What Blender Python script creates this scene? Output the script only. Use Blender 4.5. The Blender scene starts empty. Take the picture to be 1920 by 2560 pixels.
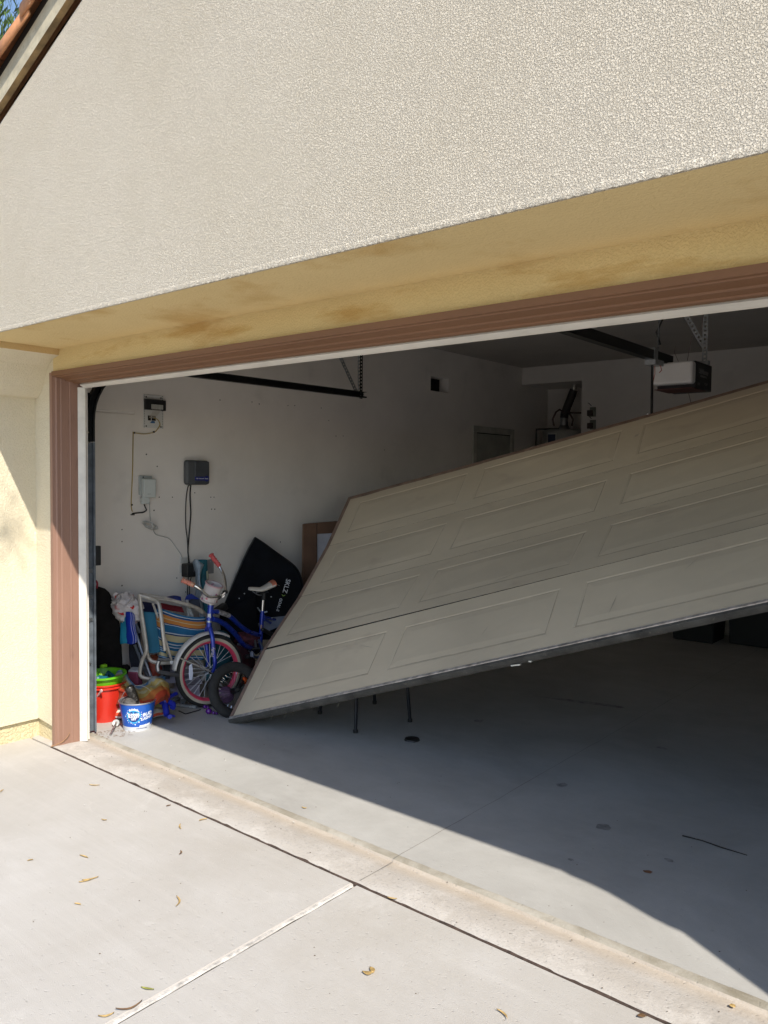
import bpy, math, random
from mathutils import Vector, Matrix, noise
R = math.radians
random.seed(7)
S = bpy.context.scene
COL = S.collection
# ------------------------------------------------------------------ camera
F_PX, YAW, PITCH, ROLL = 1990.87, 0.69403, -0.04423, 0.010466     # focal length in pixels of a 1920 wide picture
CAM = Vector((4.38086, -2.50165, 1.6106))
_f = Vector((-math.sin(YAW)*math.cos(PITCH), math.cos(YAW)*math.cos(PITCH), math.sin(PITCH)))
_r0 = Vector((math.cos(YAW), math.sin(YAW), 0)); _u0 = _r0.cross(_f)
_r = math.cos(ROLL)*_r0 + math.sin(ROLL)*_u0
_u = -math.sin(ROLL)*_r0 + math.cos(ROLL)*_u0
cam = bpy.data.objects.new('camera', bpy.data.cameras.new('camera')); COL.objects.link(cam)
m = Matrix((_r, _u, -_f)).transposed().to_4x4(); m.translation = CAM; cam.matrix_world = m
cam.data.sensor_fit = 'HORIZONTAL'; cam.data.sensor_width = 36; cam.data.lens = 36*F_PX/1920
cam.data.clip_start = .05; cam.data.clip_end = 500
S.camera = cam
# ------------------------------------------------------------------ light
SUNV = Vector((.853, -.452, 1.0)).normalized()
w = bpy.data.worlds.new("World"); S.world = w; w.use_nodes = True
nt = w.node_tree; bg = nt.nodes['Background']
sky = nt.nodes.new('ShaderNodeTexSky'); sky.sky_type = 'NISHITA'; sky.sun_disc = False
sky.sun_elevation = math.asin(SUNV.z); sky.sun_rotation = math.atan2(SUNV.x, SUNV.y)
sky.air_density = 1.0; sky.dust_density = .6
nt.links.new(sky.outputs[0], bg.inputs[0]); bg.inputs[1].default_value = .15
sl = bpy.data.lights.new('sun', 'SUN'); sl.energy = 4.1; sl.angle = R(.53); sl.color = (1, .935, .835)
sun = bpy.data.objects.new('sun', sl); COL.objects.link(sun)
sun.rotation_euler = SUNV.to_track_quat('Z', 'Y').to_euler(); sun.location = (8, -8, 12)
vs = S.view_settings; vs.view_transform = 'Standard'; vs.look = 'None'; vs.gamma = 1; vs.use_curve_mapping = False
vs.exposure = .6
# ------------------------------------------------------------------ helpers
def at(px, py, d):
    """world point seen at photo pixel (px, py), d metres ahead of the camera"""
    return CAM + _f*d + _r*((px-960)/F_PX*d) - _u*((py-1280)/F_PX*d)
def on(px, py, axis, val):
    d = at(px, py, 1)-CAM; return CAM + d*((val-CAM[axis])/d[axis])
def tag(o, label=None, cat=None, group=None, kind=None):
    for k, v in (('label', label), ('category', cat), ('group', group), ('kind', kind)):
        if v: o[k] = v
    return o
def thing(name, label, cat, loc=(0, 0, 0), group=None):
    o = bpy.data.objects.new(name, None); COL.objects.link(o); o.location = loc; o.empty_display_size = .1
    return tag(o, label, cat, group)
class MB:
    def __init__(s): s.v = []; s.f = []; s.uv = None
    def add(s, vs, fs):
        b = len(s.v); s.v += [Vector(v) for v in vs]; s.f += [tuple(i+b for i in f) for f in fs]; return s
    def box(s, c, d, rot=None):
        c = Vector(c); P = []
        for z in (-.5, .5):
            for x, y in ((-.5, -.5), (.5, -.5), (.5, .5), (-.5, .5)):
                q = Vector((x*d[0], y*d[1], z*d[2])); P.append(c+(rot @ q if rot else q))
        return s.add(P, [(3, 2, 1, 0), (4, 5, 6, 7), (0, 1, 5, 4), (1, 2, 6, 5), (2, 3, 7, 6), (3, 0, 4, 7)])
    def bb(s, a, b):
        a = Vector(a); b = Vector(b); return s.box((a+b)/2, [abs(b[i]-a[i]) for i in range(3)])
    def beam(s, a, b, wd, h, up=(0, 0, 1)):
        a = Vector(a); b = Vector(b); z = (b-a); L = z.length; z.normalize(); x = z.cross(Vector(up)).normalized(); y = x.cross(z)
        return s.box((a+b)/2, (wd, h, L), Matrix((x, y, z)).transposed())
    def tube(s, pts, r, n=8, closed=False):
        pts = [Vector(p) for p in pts]; N = len(pts); rs = r if isinstance(r, (list, tuple)) else [r]*N
        T = []
        for i in range(N):
            a = pts[(i-1) % N if closed else max(i-1, 0)]; b = pts[(i+1) % N if closed else min(i+1, N-1)]; T.append((b-a).normalized())
        ref = Vector((0, 0, 1)) if abs(T[0].z) < .9 else Vector((1, 0, 0))
        x = T[0].cross(ref).normalized(); P = []
        for i in range(N):
            x = (x-T[i]*x.dot(T[i])).normalized(); y = T[i].cross(x)
            for k in range(n):
                a = 2*math.pi*k/n; P.append(pts[i]+(x*math.cos(a)+y*math.sin(a))*rs[i])
        fs = []
        for i in range(N if closed else N-1):
            j = (i+1) % N
            for k in range(n): l = (k+1) % n; fs.append((i*n+k, i*n+l, j*n+l, j*n+k))
        if not closed: fs += [tuple(range(n))[::-1], tuple((N-1)*n+k for k in range(n))]
        return s.add(P, fs)
    def lathe(s, prof, n=24, M=None, a0=0, a1=2*math.pi):
        full = abs(a1-a0-2*math.pi) < 1e-6; K = n if full else n+1; P = []
        for r, z in prof:
            for k in range(K):
                a = a0+(a1-a0)*k/n; q = Vector((r*math.cos(a), r*math.sin(a), z)); P.append(M @ q if M else q)
        fs = []
        for i in range(len(prof)-1):
            for k in range(n): l = (k+1) % K; fs.append((i*K+k, i*K+l, (i+1)*K+l, (i+1)*K+k))
        return s.add(P, fs)
    def prism(s, poly, off):
        off = Vector(off); n = len(poly); P = [Vector(p) for p in poly]; P += [p+off for p in P]
        return s.add(P, [tuple(range(n))[::-1], tuple(range(n, 2*n))]+[(i, (i+1) % n, n+(i+1) % n, n+i) for i in range(n)])
    def strip(s, prof, a, b):
        """open profile (list of points) swept from offset a to offset b"""
        a = Vector(a); b = Vector(b); n = len(prof)
        return s.add([Vector(p)+a for p in prof]+[Vector(p)+b for p in prof], [(i, i+1, n+i+1, n+i) for i in range(n-1)])
    def grid(s, fn, nu, nv):
        P = []; uv = []
        for j in range(nv+1):
            for i in range(nu+1): P.append(fn(i/nu, j/nv)); uv.append((i/nu, j/nv))
        s.add(P, [(j*(nu+1)+i, j*(nu+1)+i+1, (j+1)*(nu+1)+i+1, (j+1)*(nu+1)+i) for j in range(nv) for i in range(nu)])
        s.uv = (s.uv or [])+uv; return s
    def build(s, name, mat, parent=None, smooth=30, bevel=0, solid=0, subsurf=0, seg=2):
        me = bpy.data.meshes.new(name); o = bpy.data.objects.new(name, me); COL.objects.link(o)
        loc = Vector((0, 0, 0))
        if parent is not None: loc = parent_world(parent)
        me.from_pydata([v-loc for v in s.v], [], s.f)
        if s.uv and len(s.uv) == len(s.v):
            ul = me.uv_layers.new(name='UVMap')
            for lp in me.loops: ul.data[lp.index].uv = s.uv[lp.vertex_index]
        me.materials.append(mat)
        if smooth:
            me.polygons.foreach_set('use_smooth', [True]*len(me.polygons)); me.set_sharp_from_angle(angle=R(smooth))
        me.update()
        if parent is not None: o.parent = parent
        if bevel:
            b = o.modifiers.new('bevel', 'BEVEL'); b.width = bevel; b.segments = seg; b.limit_method = 'ANGLE'
        if solid:
            b = o.modifiers.new('solidify', 'SOLIDIFY'); b.thickness = solid; b.offset = 0
        if subsurf:
            b = o.modifiers.new('subsurf', 'SUBSURF'); b.levels = subsurf; b.render_levels = subsurf
        return o
def parent_world(o):
    v = Vector(o.location)
    while o.parent: o = o.parent; v = v+Vector(o.location)
    return v
def text(body, size, name, mat, parent, M, extrude=.0004, warp=None, bold=0, ali='CENTER'):
    c = bpy.data.curves.new('t', 'FONT'); c.body = body; c.size = size; c.extrude = extrude; c.align_x = ali; c.align_y = 'CENTER'; c.offset = bold; c.resolution_u = 3
    t = bpy.data.objects.new('t', c); COL.objects.link(t)
    me = bpy.data.meshes.new_from_object(t.evaluated_get(bpy.context.evaluated_depsgraph_get())); bpy.data.objects.remove(t)
    V = [(warp(v.co.copy()) if warp else M @ v.co) for v in me.vertices]; b = MB(); b.add(V, [tuple(p.vertices) for p in me.polygons])
    return b.build(name, mat, parent, smooth=0)
# ------------------------------------------------------------------ materials
MATS = {}
def N(t, ty, **kw):
    n = t.nodes.new(ty)
    for k, v in kw.items():
        if hasattr(n, k): setattr(n, k, v)
    return n
def mat(name, col, rough=.6, metal=0, var=.12, vs=6, bump=0, bs=60, bdist=.002, col2=None, spots=0, sscale=40, scol=(.1, .09, .08), coat=0, spec=.5, detail=6, stretch=None, trans=0):
    if name in MATS: return MATS[name]
    M = bpy.data.materials.new(name); M.use_nodes = True; t = M.node_tree; L = t.links.new; b = t.nodes['Principled BSDF']
    tc = N(t, 'ShaderNodeNewGeometry'); src = tc.outputs['Position']
    if stretch:
        mp = N(t, 'ShaderNodeMapping'); mp.inputs['Scale'].default_value = stretch; L(src, mp.inputs[0]); src = mp.outputs[0]
    n1 = N(t, 'ShaderNodeTexNoise'); n1.inputs['Scale'].default_value = vs; n1.inputs['Detail'].default_value = detail; n1.inputs['Roughness'].default_value = .62; L(src, n1.inputs['Vector'])
    cr = N(t, 'ShaderNodeValToRGB'); c2 = col2 or tuple(max(0, c*(1-var*2.2)) for c in col); c1 = tuple(min(1, c*(1+var)) for c in col)
    cr.color_ramp.elements[0].position = .3; cr.color_ramp.elements[1].position = .7
    cr.color_ramp.elements[0].color = (*c2, 1); cr.color_ramp.elements[1].color = (*(c1 if not col2 else col), 1); L(n1.outputs[0], cr.inputs[0]); out = cr.outputs[0]
    if spots:
        n2 = N(t, 'ShaderNodeTexNoise'); n2.inputs['Scale'].default_value = sscale; n2.inputs['Detail'].default_value = 5; L(src, n2.inputs['Vector'])
        mr = N(t, 'ShaderNodeMapRange'); mr.inputs[1].default_value = .62; mr.inputs[2].default_value = .74; mr.inputs[4].default_value = spots; L(n2.outputs[0], mr.inputs[0])
        mx = N(t, 'ShaderNodeMix', data_type='RGBA'); L(mr.outputs[0], mx.inputs[0]); L(out, mx.inputs[6]); mx.inputs[7].default_value = (*scol, 1); out = mx.outputs[2]
    L(out, b.inputs['Base Color']); b.inputs['Metallic'].default_value = metal; b.inputs['Specular IOR Level'].default_value = spec
    rr = N(t, 'ShaderNodeMapRange'); rr.inputs[3].default_value = max(.03, rough-.08); rr.inputs[4].default_value = min(1, rough+.1); L(n1.outputs[0], rr.inputs[0]); L(rr.outputs[0], b.inputs['Roughness'])
    b.inputs['Coat Weight'].default_value = coat; b.inputs['Coat Roughness'].default_value = .15
    if trans: b.inputs['Transmission Weight'].default_value = trans
    if bump:
        n3 = N(t, 'ShaderNodeTexNoise'); n3.inputs['Scale'].default_value = bs; n3.inputs['Detail'].default_value = 4; n3.inputs['Roughness'].default_value = .6; L(src, n3.inputs['Vector'])
        bp = N(t, 'ShaderNodeBump'); bp.inputs['Strength'].default_value = bump; bp.inputs['Distance'].default_value = bdist; L(n3.outputs[0], bp.inputs['Height']); L(bp.outputs[0], b.inputs['Normal'])
    MATS[name] = M; return M
def stucco(name, col, scale, bdist, strength, stain=0, pit_dark=0):
    M = bpy.data.materials.new(name); M.use_nodes = True; t = M.node_tree; L = t.links.new; b = t.nodes['Principled BSDF']; b.inputs['Roughness'].default_value = .93; b.inputs['Specular IOR Level'].default_value = .2
    g = N(t, 'ShaderNodeNewGeometry'); src = g.outputs['Position']
    n1 = N(t, 'ShaderNodeTexNoise'); n1.inputs['Scale'].default_value = scale; n1.inputs['Detail'].default_value = 3; n1.inputs['Roughness'].default_value = .55; n1.inputs['Distortion'].default_value = .6; L(src, n1.inputs['Vector'])
    cr = N(t, 'ShaderNodeMapRange'); cr.interpolation_type = 'SMOOTHSTEP'; cr.inputs[1].default_value = .36; cr.inputs[2].default_value = .60; L(n1.outputs[0], cr.inputs[0])
    n4 = N(t, 'ShaderNodeTexNoise'); n4.inputs['Scale'].default_value = 2.2; n4.inputs['Detail'].default_value = 5; L(src, n4.inputs['Vector'])
    mul = N(t, 'ShaderNodeMath', operation='MULTIPLY_ADD'); L(cr.outputs[0], mul.inputs[0]); mul.inputs[1].default_value = 1; 
    sc = N(t, 'ShaderNodeMath', operation='MULTIPLY'); L(n4.outputs[0], sc.inputs[0]); sc.inputs[1].default_value = 1.2; L(sc.outputs[0], mul.inputs[2])
    bp = N(t, 'ShaderNodeBump'); bp.inputs['Strength'].default_value = strength; bp.inputs['Distance'].default_value = bdist; L(mul.outputs[0], bp.inputs['Height']); L(bp.outputs[0], b.inputs['Normal'])
    # paint, shade and dirt of the pits painted slightly darker, with broad weathering
    mx = N(t, 'ShaderNodeMix', data_type='RGBA'); L(cr.outputs[0], mx.inputs[0]); mx.inputs[6].default_value = (*[c*(1-pit_dark) for c in col], 1); mx.inputs[7].default_value = (*col, 1); out = mx.outputs[2]
    n5 = N(t, 'ShaderNodeTexNoise'); n5.inputs['Scale'].default_value = 1.3; n5.inputs['Detail'].default_value = 7; n5.inputs['Roughness'].default_value = .7; L(src, n5.inputs['Vector'])
    mr = N(t, 'ShaderNodeMapRange'); mr.inputs[1].default_value = .42; mr.inputs[2].default_value = .66; mr.inputs[4].default_value = .32; L(n5.outputs[0], mr.inputs[0])
    m2 = N(t, 'ShaderNodeMix', data_type='RGBA'); L(mr.outputs[0], m2.inputs[0]); L(out, m2.inputs[6]); m2.inputs[7].default_value = (col[0]*.80, col[1]*.78, col[2]*.72, 1); out = m2.outputs[2]
    if stain:   # rusty water stains running along the lintel
        mp = N(t, 'ShaderNodeMapping'); mp.inputs['Scale'].default_value = (1.1, 1, 5.5); L(src, mp.inputs[0])
        n6 = N(t, 'ShaderNodeTexNoise'); n6.inputs['Scale'].default_value = 1.7; n6.inputs['Detail'].default_value = 6; n6.inputs['Roughness'].default_value = .6; L(mp.outputs[0], n6.inputs['Vector'])
        ms = N(t, 'ShaderNodeMapRange'); ms.inputs[1].default_value = .52; ms.inputs[2].default_value = .66; ms.inputs[4].default_value = stain; L(n6.outputs[0], ms.inputs[0])
        sz = N(t, 'ShaderNodeSeparateXYZ'); L(src, sz.inputs[0]); mz = N(t, 'ShaderNodeMapRange'); mz.inputs[1].default_value = 2.17; mz.inputs[2].default_value = 2.24; L(sz.outputs[2], mz.inputs[0])
        mzz = N(t, 'ShaderNodeMath', operation='MULTIPLY'); L(ms.outputs[0], mzz.inputs[0]); L(mz.outputs[0], mzz.inputs[1]); ms = mzz
        m3 = N(t, 'ShaderNodeMix', data_type='RGBA'); L(ms.outputs[0], m3.inputs[0]); L(out, m3.inputs[6]); m3.inputs[7].default_value = (.50, .30, .09, 1); out = m3.outputs[2]
    L(out, b.inputs['Base Color']); return M
def concrete(name, col, dirt, dscale, bump=.35, rough=.85, fine=260, streak=None, broom=0, worn=0):
    M = bpy.data.materials.new(name); M.use_nodes = True; t = M.node_tree; L = t.links.new; b = t.nodes['Principled BSDF']; b.inputs['Specular IOR Level'].default_value = .35
    g = N(t, 'ShaderNodeNewGeometry'); src = g.outputs['Position']
    def noi(s, det=6, ro=.6, v=src, dist=0):
        n = N(t, 'ShaderNodeTexNoise'); n.inputs['Scale'].default_value = s; n.inputs['Detail'].default_value = det; n.inputs['Roughness'].default_value = ro; n.inputs['Distortion'].default_value = dist; L(v, n.inputs['Vector']); return n.outputs[0]
    def rng(x, a, c, lo, hi):
        n = N(t, 'ShaderNodeMapRange'); n.inputs[1].default_value = a; n.inputs[2].default_value = c; n.inputs[3].default_value = lo; n.inputs[4].default_value = hi; L(x, n.inputs[0]); return n.outputs[0]
    def mix(f, a, c):
        n = N(t, 'ShaderNodeMix', data_type='RGBA'); L(f, n.inputs[0])
        for i, q in ((6, a), (7, c)):
            if isinstance(q, tuple): n.inputs[i].default_value = (*q, 1)
            else: L(q, n.inputs[i])
        return n.outputs[2]
    o = mix(rng(noi(dscale, 8, .68, dist=.4), .35, .7, 0, 1), col, tuple(c*k for c, k in zip(col, dirt)))
    if streak:
        mp = N(t, 'ShaderNodeMapping'); mp.inputs['Scale'].default_value = streak; mp.inputs['Rotation'].default_value = (0, 0, .5); L(src, mp.inputs[0])
        o = mix(rng(noi(1.6, 7, .7, mp.outputs[0]), .48, .75, 0, .35), o, tuple(min(1, c*1.12) for c in col))
    if broom:   # broomed finish: fine parallel brush lines and broad water marks
        mp = N(t, 'ShaderNodeMapping'); mp.inputs['Scale'].default_value = (3, 70, 1); mp.inputs['Rotation'].default_value = (0, 0, .06); L(src, mp.inputs[0])
        o = mix(rng(noi(1.5, 5, .7, mp.outputs[0]), .40, .72, 0, .22), o, tuple(c*.76 for c in col))
        o = mix(rng(noi(.55, 9, .72, dist=.8), .50, .66, 0, .55), o, (col[0]*.80, col[1]*.775, col[2]*.73))
        o = mix(rng(noi(2.6, 8, .75, dist=.5), .58, .66, 0, .35), o, tuple(min(1, c*1.14) for c in col))
    if worn:    # laitance worn off: pale aggregate and dirt
        o = mix(rng(noi(5, 8, .75), .50, .62, 0, .55), o, tuple(min(1, c*1.22) for c in col))
        o = mix(rng(noi(70, 4, .7), .56, .64, 0, .55), o, tuple(c*.66 for c in col))
        sy = N(t, 'ShaderNodeSeparateXYZ'); L(src, sy.inputs[0]); o = mix(rng(sy.outputs[1], -.03, .03, 0, .6), o, (.42, .345, .26))
    o = mix(rng(noi(60, 3, .5), .68, .74, 0, .30), o, tuple(c*.62 for c in col))       # pits
    o = mix(rng(noi(11, 8, .75), .64, .73, 0, .28), o, tuple(c*.7 for c in col))       # blotches
    o = mix(rng(noi(90, 3, .5), .70, .76, 0, .5), o, tuple(min(1, c*1.25) for c in col))
    L(o, b.inputs['Base Color']); L(rng(noi(7), .3, .7, rough-.12, rough+.08), b.inputs['Roughness'])
    ad = N(t, 'ShaderNodeMath', operation='ADD'); L(noi(fine, 5, .7), ad.inputs[0]); L(rng(noi(60, 3, .5), .62, .74, 0, -.7), ad.inputs[1])
    bp = N(t, 'ShaderNodeBump'); bp.inputs['Strength'].default_value = bump; bp.inputs['Distance'].default_value = .0025; L(ad.outputs[0], bp.inputs['Height']); L(bp.outputs[0], b.inputs['Normal'])
    return M
def stripes(name, bands, rough=.85, axis=1, wav=.01):
    """woven stripes: bands = [(start, colour)...] along the cloth's own v (or u) coordinate"""
    M = bpy.data.materials.new(name); M.use_nodes = True; t = M.node_tree; L = t.links.new; b = t.nodes['Principled BSDF']; b.inputs['Roughness'].default_value = rough; b.inputs['Specular IOR Level'].default_value = .2
    uv = N(t, 'ShaderNodeUVMap'); uv.uv_map = 'UVMap'; sp = N(t, 'ShaderNodeSeparateXYZ'); L(uv.outputs[0], sp.inputs[0])
    nz = N(t, 'ShaderNodeTexNoise'); nz.inputs['Scale'].default_value = 6; L(uv.outputs[0], nz.inputs['Vector'])
    ma = N(t, 'ShaderNodeMath', operation='MULTIPLY_ADD'); L(nz.outputs[0], ma.inputs[0]); ma.inputs[1].default_value = wav; L(sp.outputs[axis], ma.inputs[2])
    cr = N(t, 'ShaderNodeValToRGB'); cr.color_ramp.interpolation = 'CONSTANT'; e = cr.color_ramp.elements
    while len(e) > 1: e.remove(e[0])
    e[0].position = bands[0][0]; e[0].color = (*bands[0][1], 1)
    for p, c in bands[1:]: q = e.new(p); q.color = (*c, 1)
    L(ma.outputs[0], cr.inputs[0]); L(cr.outputs[0], b.inputs['Base Color'])
    wv = N(t, 'ShaderNodeTexNoise'); wv.inputs['Scale'].default_value = 180; L(uv.outputs[0], wv.inputs['Vector']); bp = N(t, 'ShaderNodeBump'); bp.inputs['Strength'].default_value = .4; bp.inputs['Distance'].default_value = .001; L(wv.outputs[0], bp.inputs['Height']); L(bp.outputs[0], b.inputs['Normal'])
    return M
def pw(fn, *a, **k): return fn(*a, **k)
CREAM = (.74, .665, .50)  # house stucco paint, paler copy for the sunlit walls
m_gable = stucco('stucco_gable', (.74, .665, .545), 215, .0036, 1.0, pit_dark=.17)
SHADE_YEL = (.72, .57, .29)  # same stucco paint, yellow cast of the shaded recess put into the colour
m_recess = stucco('stucco_recess', SHADE_YEL, 130, .0022, .6, stain=.75, pit_dark=.05)
m_cream = stucco('stucco_smooth', CREAM, 120, .0028, .7, pit_dark=.04)
m_soffit = stucco('stucco_soffit', (.72, .56, .285), 70, .0015, .6, stain=.6)  # shaded copy of the cream paint too, under real water stains
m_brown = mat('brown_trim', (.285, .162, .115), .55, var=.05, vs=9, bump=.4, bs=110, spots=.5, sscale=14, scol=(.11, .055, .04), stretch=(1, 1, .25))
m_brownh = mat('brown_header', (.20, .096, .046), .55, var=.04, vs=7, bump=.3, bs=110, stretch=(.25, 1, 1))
m_seal = mat('white_vinyl', (.66, .62, .55), .5, var=.08, vs=9, spots=.25, sscale=9, scol=(.4, .34, .26), stretch=(.4, 1, 1))
m_drive = concrete('driveway_concrete', (.495, .474, .446), (.84, .82, .79), .8, bump=.8, streak=(.35, 9, 1), broom=1)
m_apron = concrete('apron_concrete', (.47, .44, .405), (.84, .81, .77), 3.0, bump=1, fine=130, worn=1)
m_floor = concrete('floor_concrete', (.44, .43, .405), (.74, .73, .72), 1.1, bump=.45, rough=.72, streak=(2, 5, 1))
m_lip = concrete('lip_concrete', (.42, .39, .335), (.50, .47, .40), 5, bump=1, fine=120)
m_joint = mat('joint_filler', (.075, .05, .038), .95, var=.3, vs=40, bump=1, bs=140, bdist=.004)
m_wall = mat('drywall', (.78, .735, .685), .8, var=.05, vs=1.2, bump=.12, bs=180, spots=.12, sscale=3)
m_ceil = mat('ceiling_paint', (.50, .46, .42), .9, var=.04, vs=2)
m_black = mat('black_metal', (.012, .013, .014), .45, metal=.3, var=.2)
m_galv = mat('galvanised', (.42, .44, .46), .38, metal=.9, var=.15, vs=18)
m_dark = mat('dark_void', (.01, .009, .008), .95)
m_blk = mat('black_plastic', (.012, .012, .013), .5, var=.15, vs=20)
m_white = mat('white_plastic', (.62, .62, .60), .42, var=.05)
m_rubber = mat('black_rubber', (.018, .018, .018), .8, var=.25, vs=30, bump=.4, bs=90)
m_gtrk = mat('track_steel', (.17, .195, .225), .5, metal=.35, var=.2, vs=14)
m_chrome = mat('chrome', (.75, .75, .74), .14, metal=1, var=.04)
# ------------------------------------------------------------------ ground
def sheet_xy(name, m, x0, x1, y0, y1, z, kind='structure'):
    return tag(MB().add([(x0, y0, z), (x1, y0, z), (x1, y1, z), (x0, y1, z)], [(0, 1, 2, 3)]).build(name, m, smooth=0), kind=kind)
m_soil = mat('dry_soil', (.22, .17, .12), .95, var=.25, vs=3, bump=.6, bs=30, bdist=.02)
sheet_xy('ground', m_soil, -160, 160, -160, 160, -.03)
drv = MB()
# two visible driveway slabs and their neighbours, with tooled joints
JX = 2.33
def slab(x0, x1, y0, y1, z=0, r=.008):
    drv.add([(x0+r, y0+r, z), (x1-r, y0+r, z), (x1-r, y1-r, z), (x0+r, y1-r, z), (x0, y0, z-r), (x1, y0, z-r), (x1, y1, z-r), (x0, y1, z-r), (x0, y0, -.1), (x1, y0, -.1), (x1, y1, -.1), (x0, y1, -.1)],
            [(0, 1, 2, 3), (4, 5, 1, 0), (5, 6, 2, 1), (6, 7, 3, 2), (7, 4, 0, 3), (8, 9, 5, 4), (9, 10, 6, 5), (10, 11, 7, 6), (11, 8, 4, 7)])
YS = [-.192, -3.4, -6.6, -9.8]; XS = [-2.6, JX, 7.3]
pieces = []
for i in range(2):
    for j in range(3):
        drv = MB(); slab(XS[i]+(.008 if i else 0), XS[i+1]-(.008 if not i else 0), YS[j+1]+.006, YS[j]); pieces.append(drv)
dr = tag(MB().add([(XS[0], YS[-1], -.014), (XS[-1], YS[-1], -.014), (XS[-1], YS[0], -.014), (XS[0], YS[0], -.014)], [(0, 1, 2, 3)]).build('driveway', mat('joint_sand', (.46, .42, .36), .9, var=.12, vs=20, bump=1, bs=80, bdist=.004), smooth=0), kind='structure')
for p in pieces: p.build('slab', m_drive, dr, smooth=0)
# raised pale sealant along the control joint
jn = MB(); y = YS[0]
prof = lambda yy: [(JX-.010+.003*noise.noise((yy*9, 0, 0)), yy, -.002), (JX-.005, yy, .0025+.0015*noise.noise((yy*14, 3, 0))), (JX+.006, yy, .002), (JX+.010+.004*noise.noise((yy*8, 7, 0)), yy, -.002)]
rows = [prof(YS[0]-.02-k*.03) for k in range(190)]
jn.add([q for r_ in rows for q in r_], [(i*4+k, i*4+k+1, i*4+k+5, i*4+k+4) for i in range(189) for k in range(3)])
jn.build('joint_sealant', mat('sealant', (.56, .53, .49), .85, var=.25, vs=25, bump=1, bs=120, bdist=.003), dr)
# expansion joint filler: wavy fibre strip
ej = MB(); rows = []
for k in range(260):
    x = -.09+k*.03; a = .0045*noise.noise((x*6, 1, 0)); b_ = .005*noise.noise((x*7, 9, 0)); z = -.004+.004*noise.noise((x*16, 4, 2))
    rows.append([(x, -.196+a*.6, -.03), (x, -.194+a, z), (x, -.180+b_, z+.001), (x, -.178+b_*.6, -.03)])
ej.add([q for r_ in rows for q in r_], [(i*4+k, i*4+4+k, i*4+5+k, i*4+k+1) for i in range(259) for k in range(3)])
tag(ej.build('expansion_joint', m_joint), kind='structure')
# apron (weather strip of concrete), lip and garage floor
ap = MB(); rows = []
ys = [(-.181, -.03), (-.181, -.004), (-.172, .001), (-.10, .0035), (-.03, .002), (.0, -.002), (.03, -.004), (.047, -.003), (.053, .006), (.066, .013), (.085, .0145)]
for k in range(250):
    x = -.62+k*.031; rows.append([(x, yy+.004*noise.noise((x*3, i, 0))+.002*noise.noise((x*19, i, 0)), z+.0012*noise.noise((x*9, i*3, 1))) for i, (yy, z) in enumerate(ys)])
n = len(ys)
ap.add([q for r_ in rows for q in r_], [(i*n+k, (i+1)*n+k, (i+1)*n+k+1, i*n+k+1) for i in range(249) for k in range(n-3)])
apo = tag(ap.build('apron', m_apron, smooth=50), kind='structure')
lp = MB(); lp.add([q for r_ in rows for q in r_], [(i*n+k, (i+1)*n+k, (i+1)*n+k+1, i*n+k+1) for i in range(249) for k in range(n-3, n-1)])
lp.build('floor_lip', m_lip, apo, smooth=60)
gf = MB(); ZF = .0145
gf.add([(-.7, .083, ZF), (7.1, .083, ZF), (7.1, 7.2, ZF), (-.7, 7.2, ZF)], [(0, 1, 2, 3)])
gfo = tag(gf.build('garage_floor', m_floor, smooth=0), kind='structure')
ck = MB(); pts = [(2.335+.006*noise.noise((k*.3, 5, 0)), -.17+k*.07) for k in range(90)]
for (xa, ya), (xb, yb) in zip(pts, pts[1:]):
    z = ZF+.0012 if ya > .08 else (.0053 if ya < .0 else .0035 if ya < .04 else .0165)
    wd = .0012+.0010*noise.noise((ya*4, 2, 0))
    if ya < .09 or True: ck.add([(xa-wd, ya, z), (xa+wd, ya, z), (xb+wd, yb, z), (xb-wd, yb, z)], [(0, 1, 2, 3)])
ck.build('crack', mat('crack_dirt', (.22, .205, .185), .95), gfo, smooth=0)
# ------------------------------------------------------------------ house exterior
YF, YW, ZS = -.628, -.155, 2.325
XL, XR = -.303, 5.183
SL = .405; RX = 2.44; RZ = 3.345+SL*(RX-.309)
def roofz(x): return RZ-SL*abs(x-RX)
house = thing('house', 'cream stucco house gable above the open garage, with brown door frame and orange roof tiles', 'house', (XL, YW, 0))
g = MB()
A = []
hp = [(XL, 2.055)] + [(-.265, 2.06), (-.218, 2.10), (-.184, 2.17), (-.145, 2.235), (-.085, 2.275), (-.02, 2.29), (.0, ZS)]
XO = XL-1.1
left = [(x, z) for x, z in hp]
front = [(XO, -.1), (XL, -.1)] + left + [(5.183-(x-XL), z) for x, z in reversed(left)] + [(XR, -.1), (XR+1.1, -.1), (XR+1.1, roofz(XR+1.1)), (RX, RZ), (XO, roofz(XO))]
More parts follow.
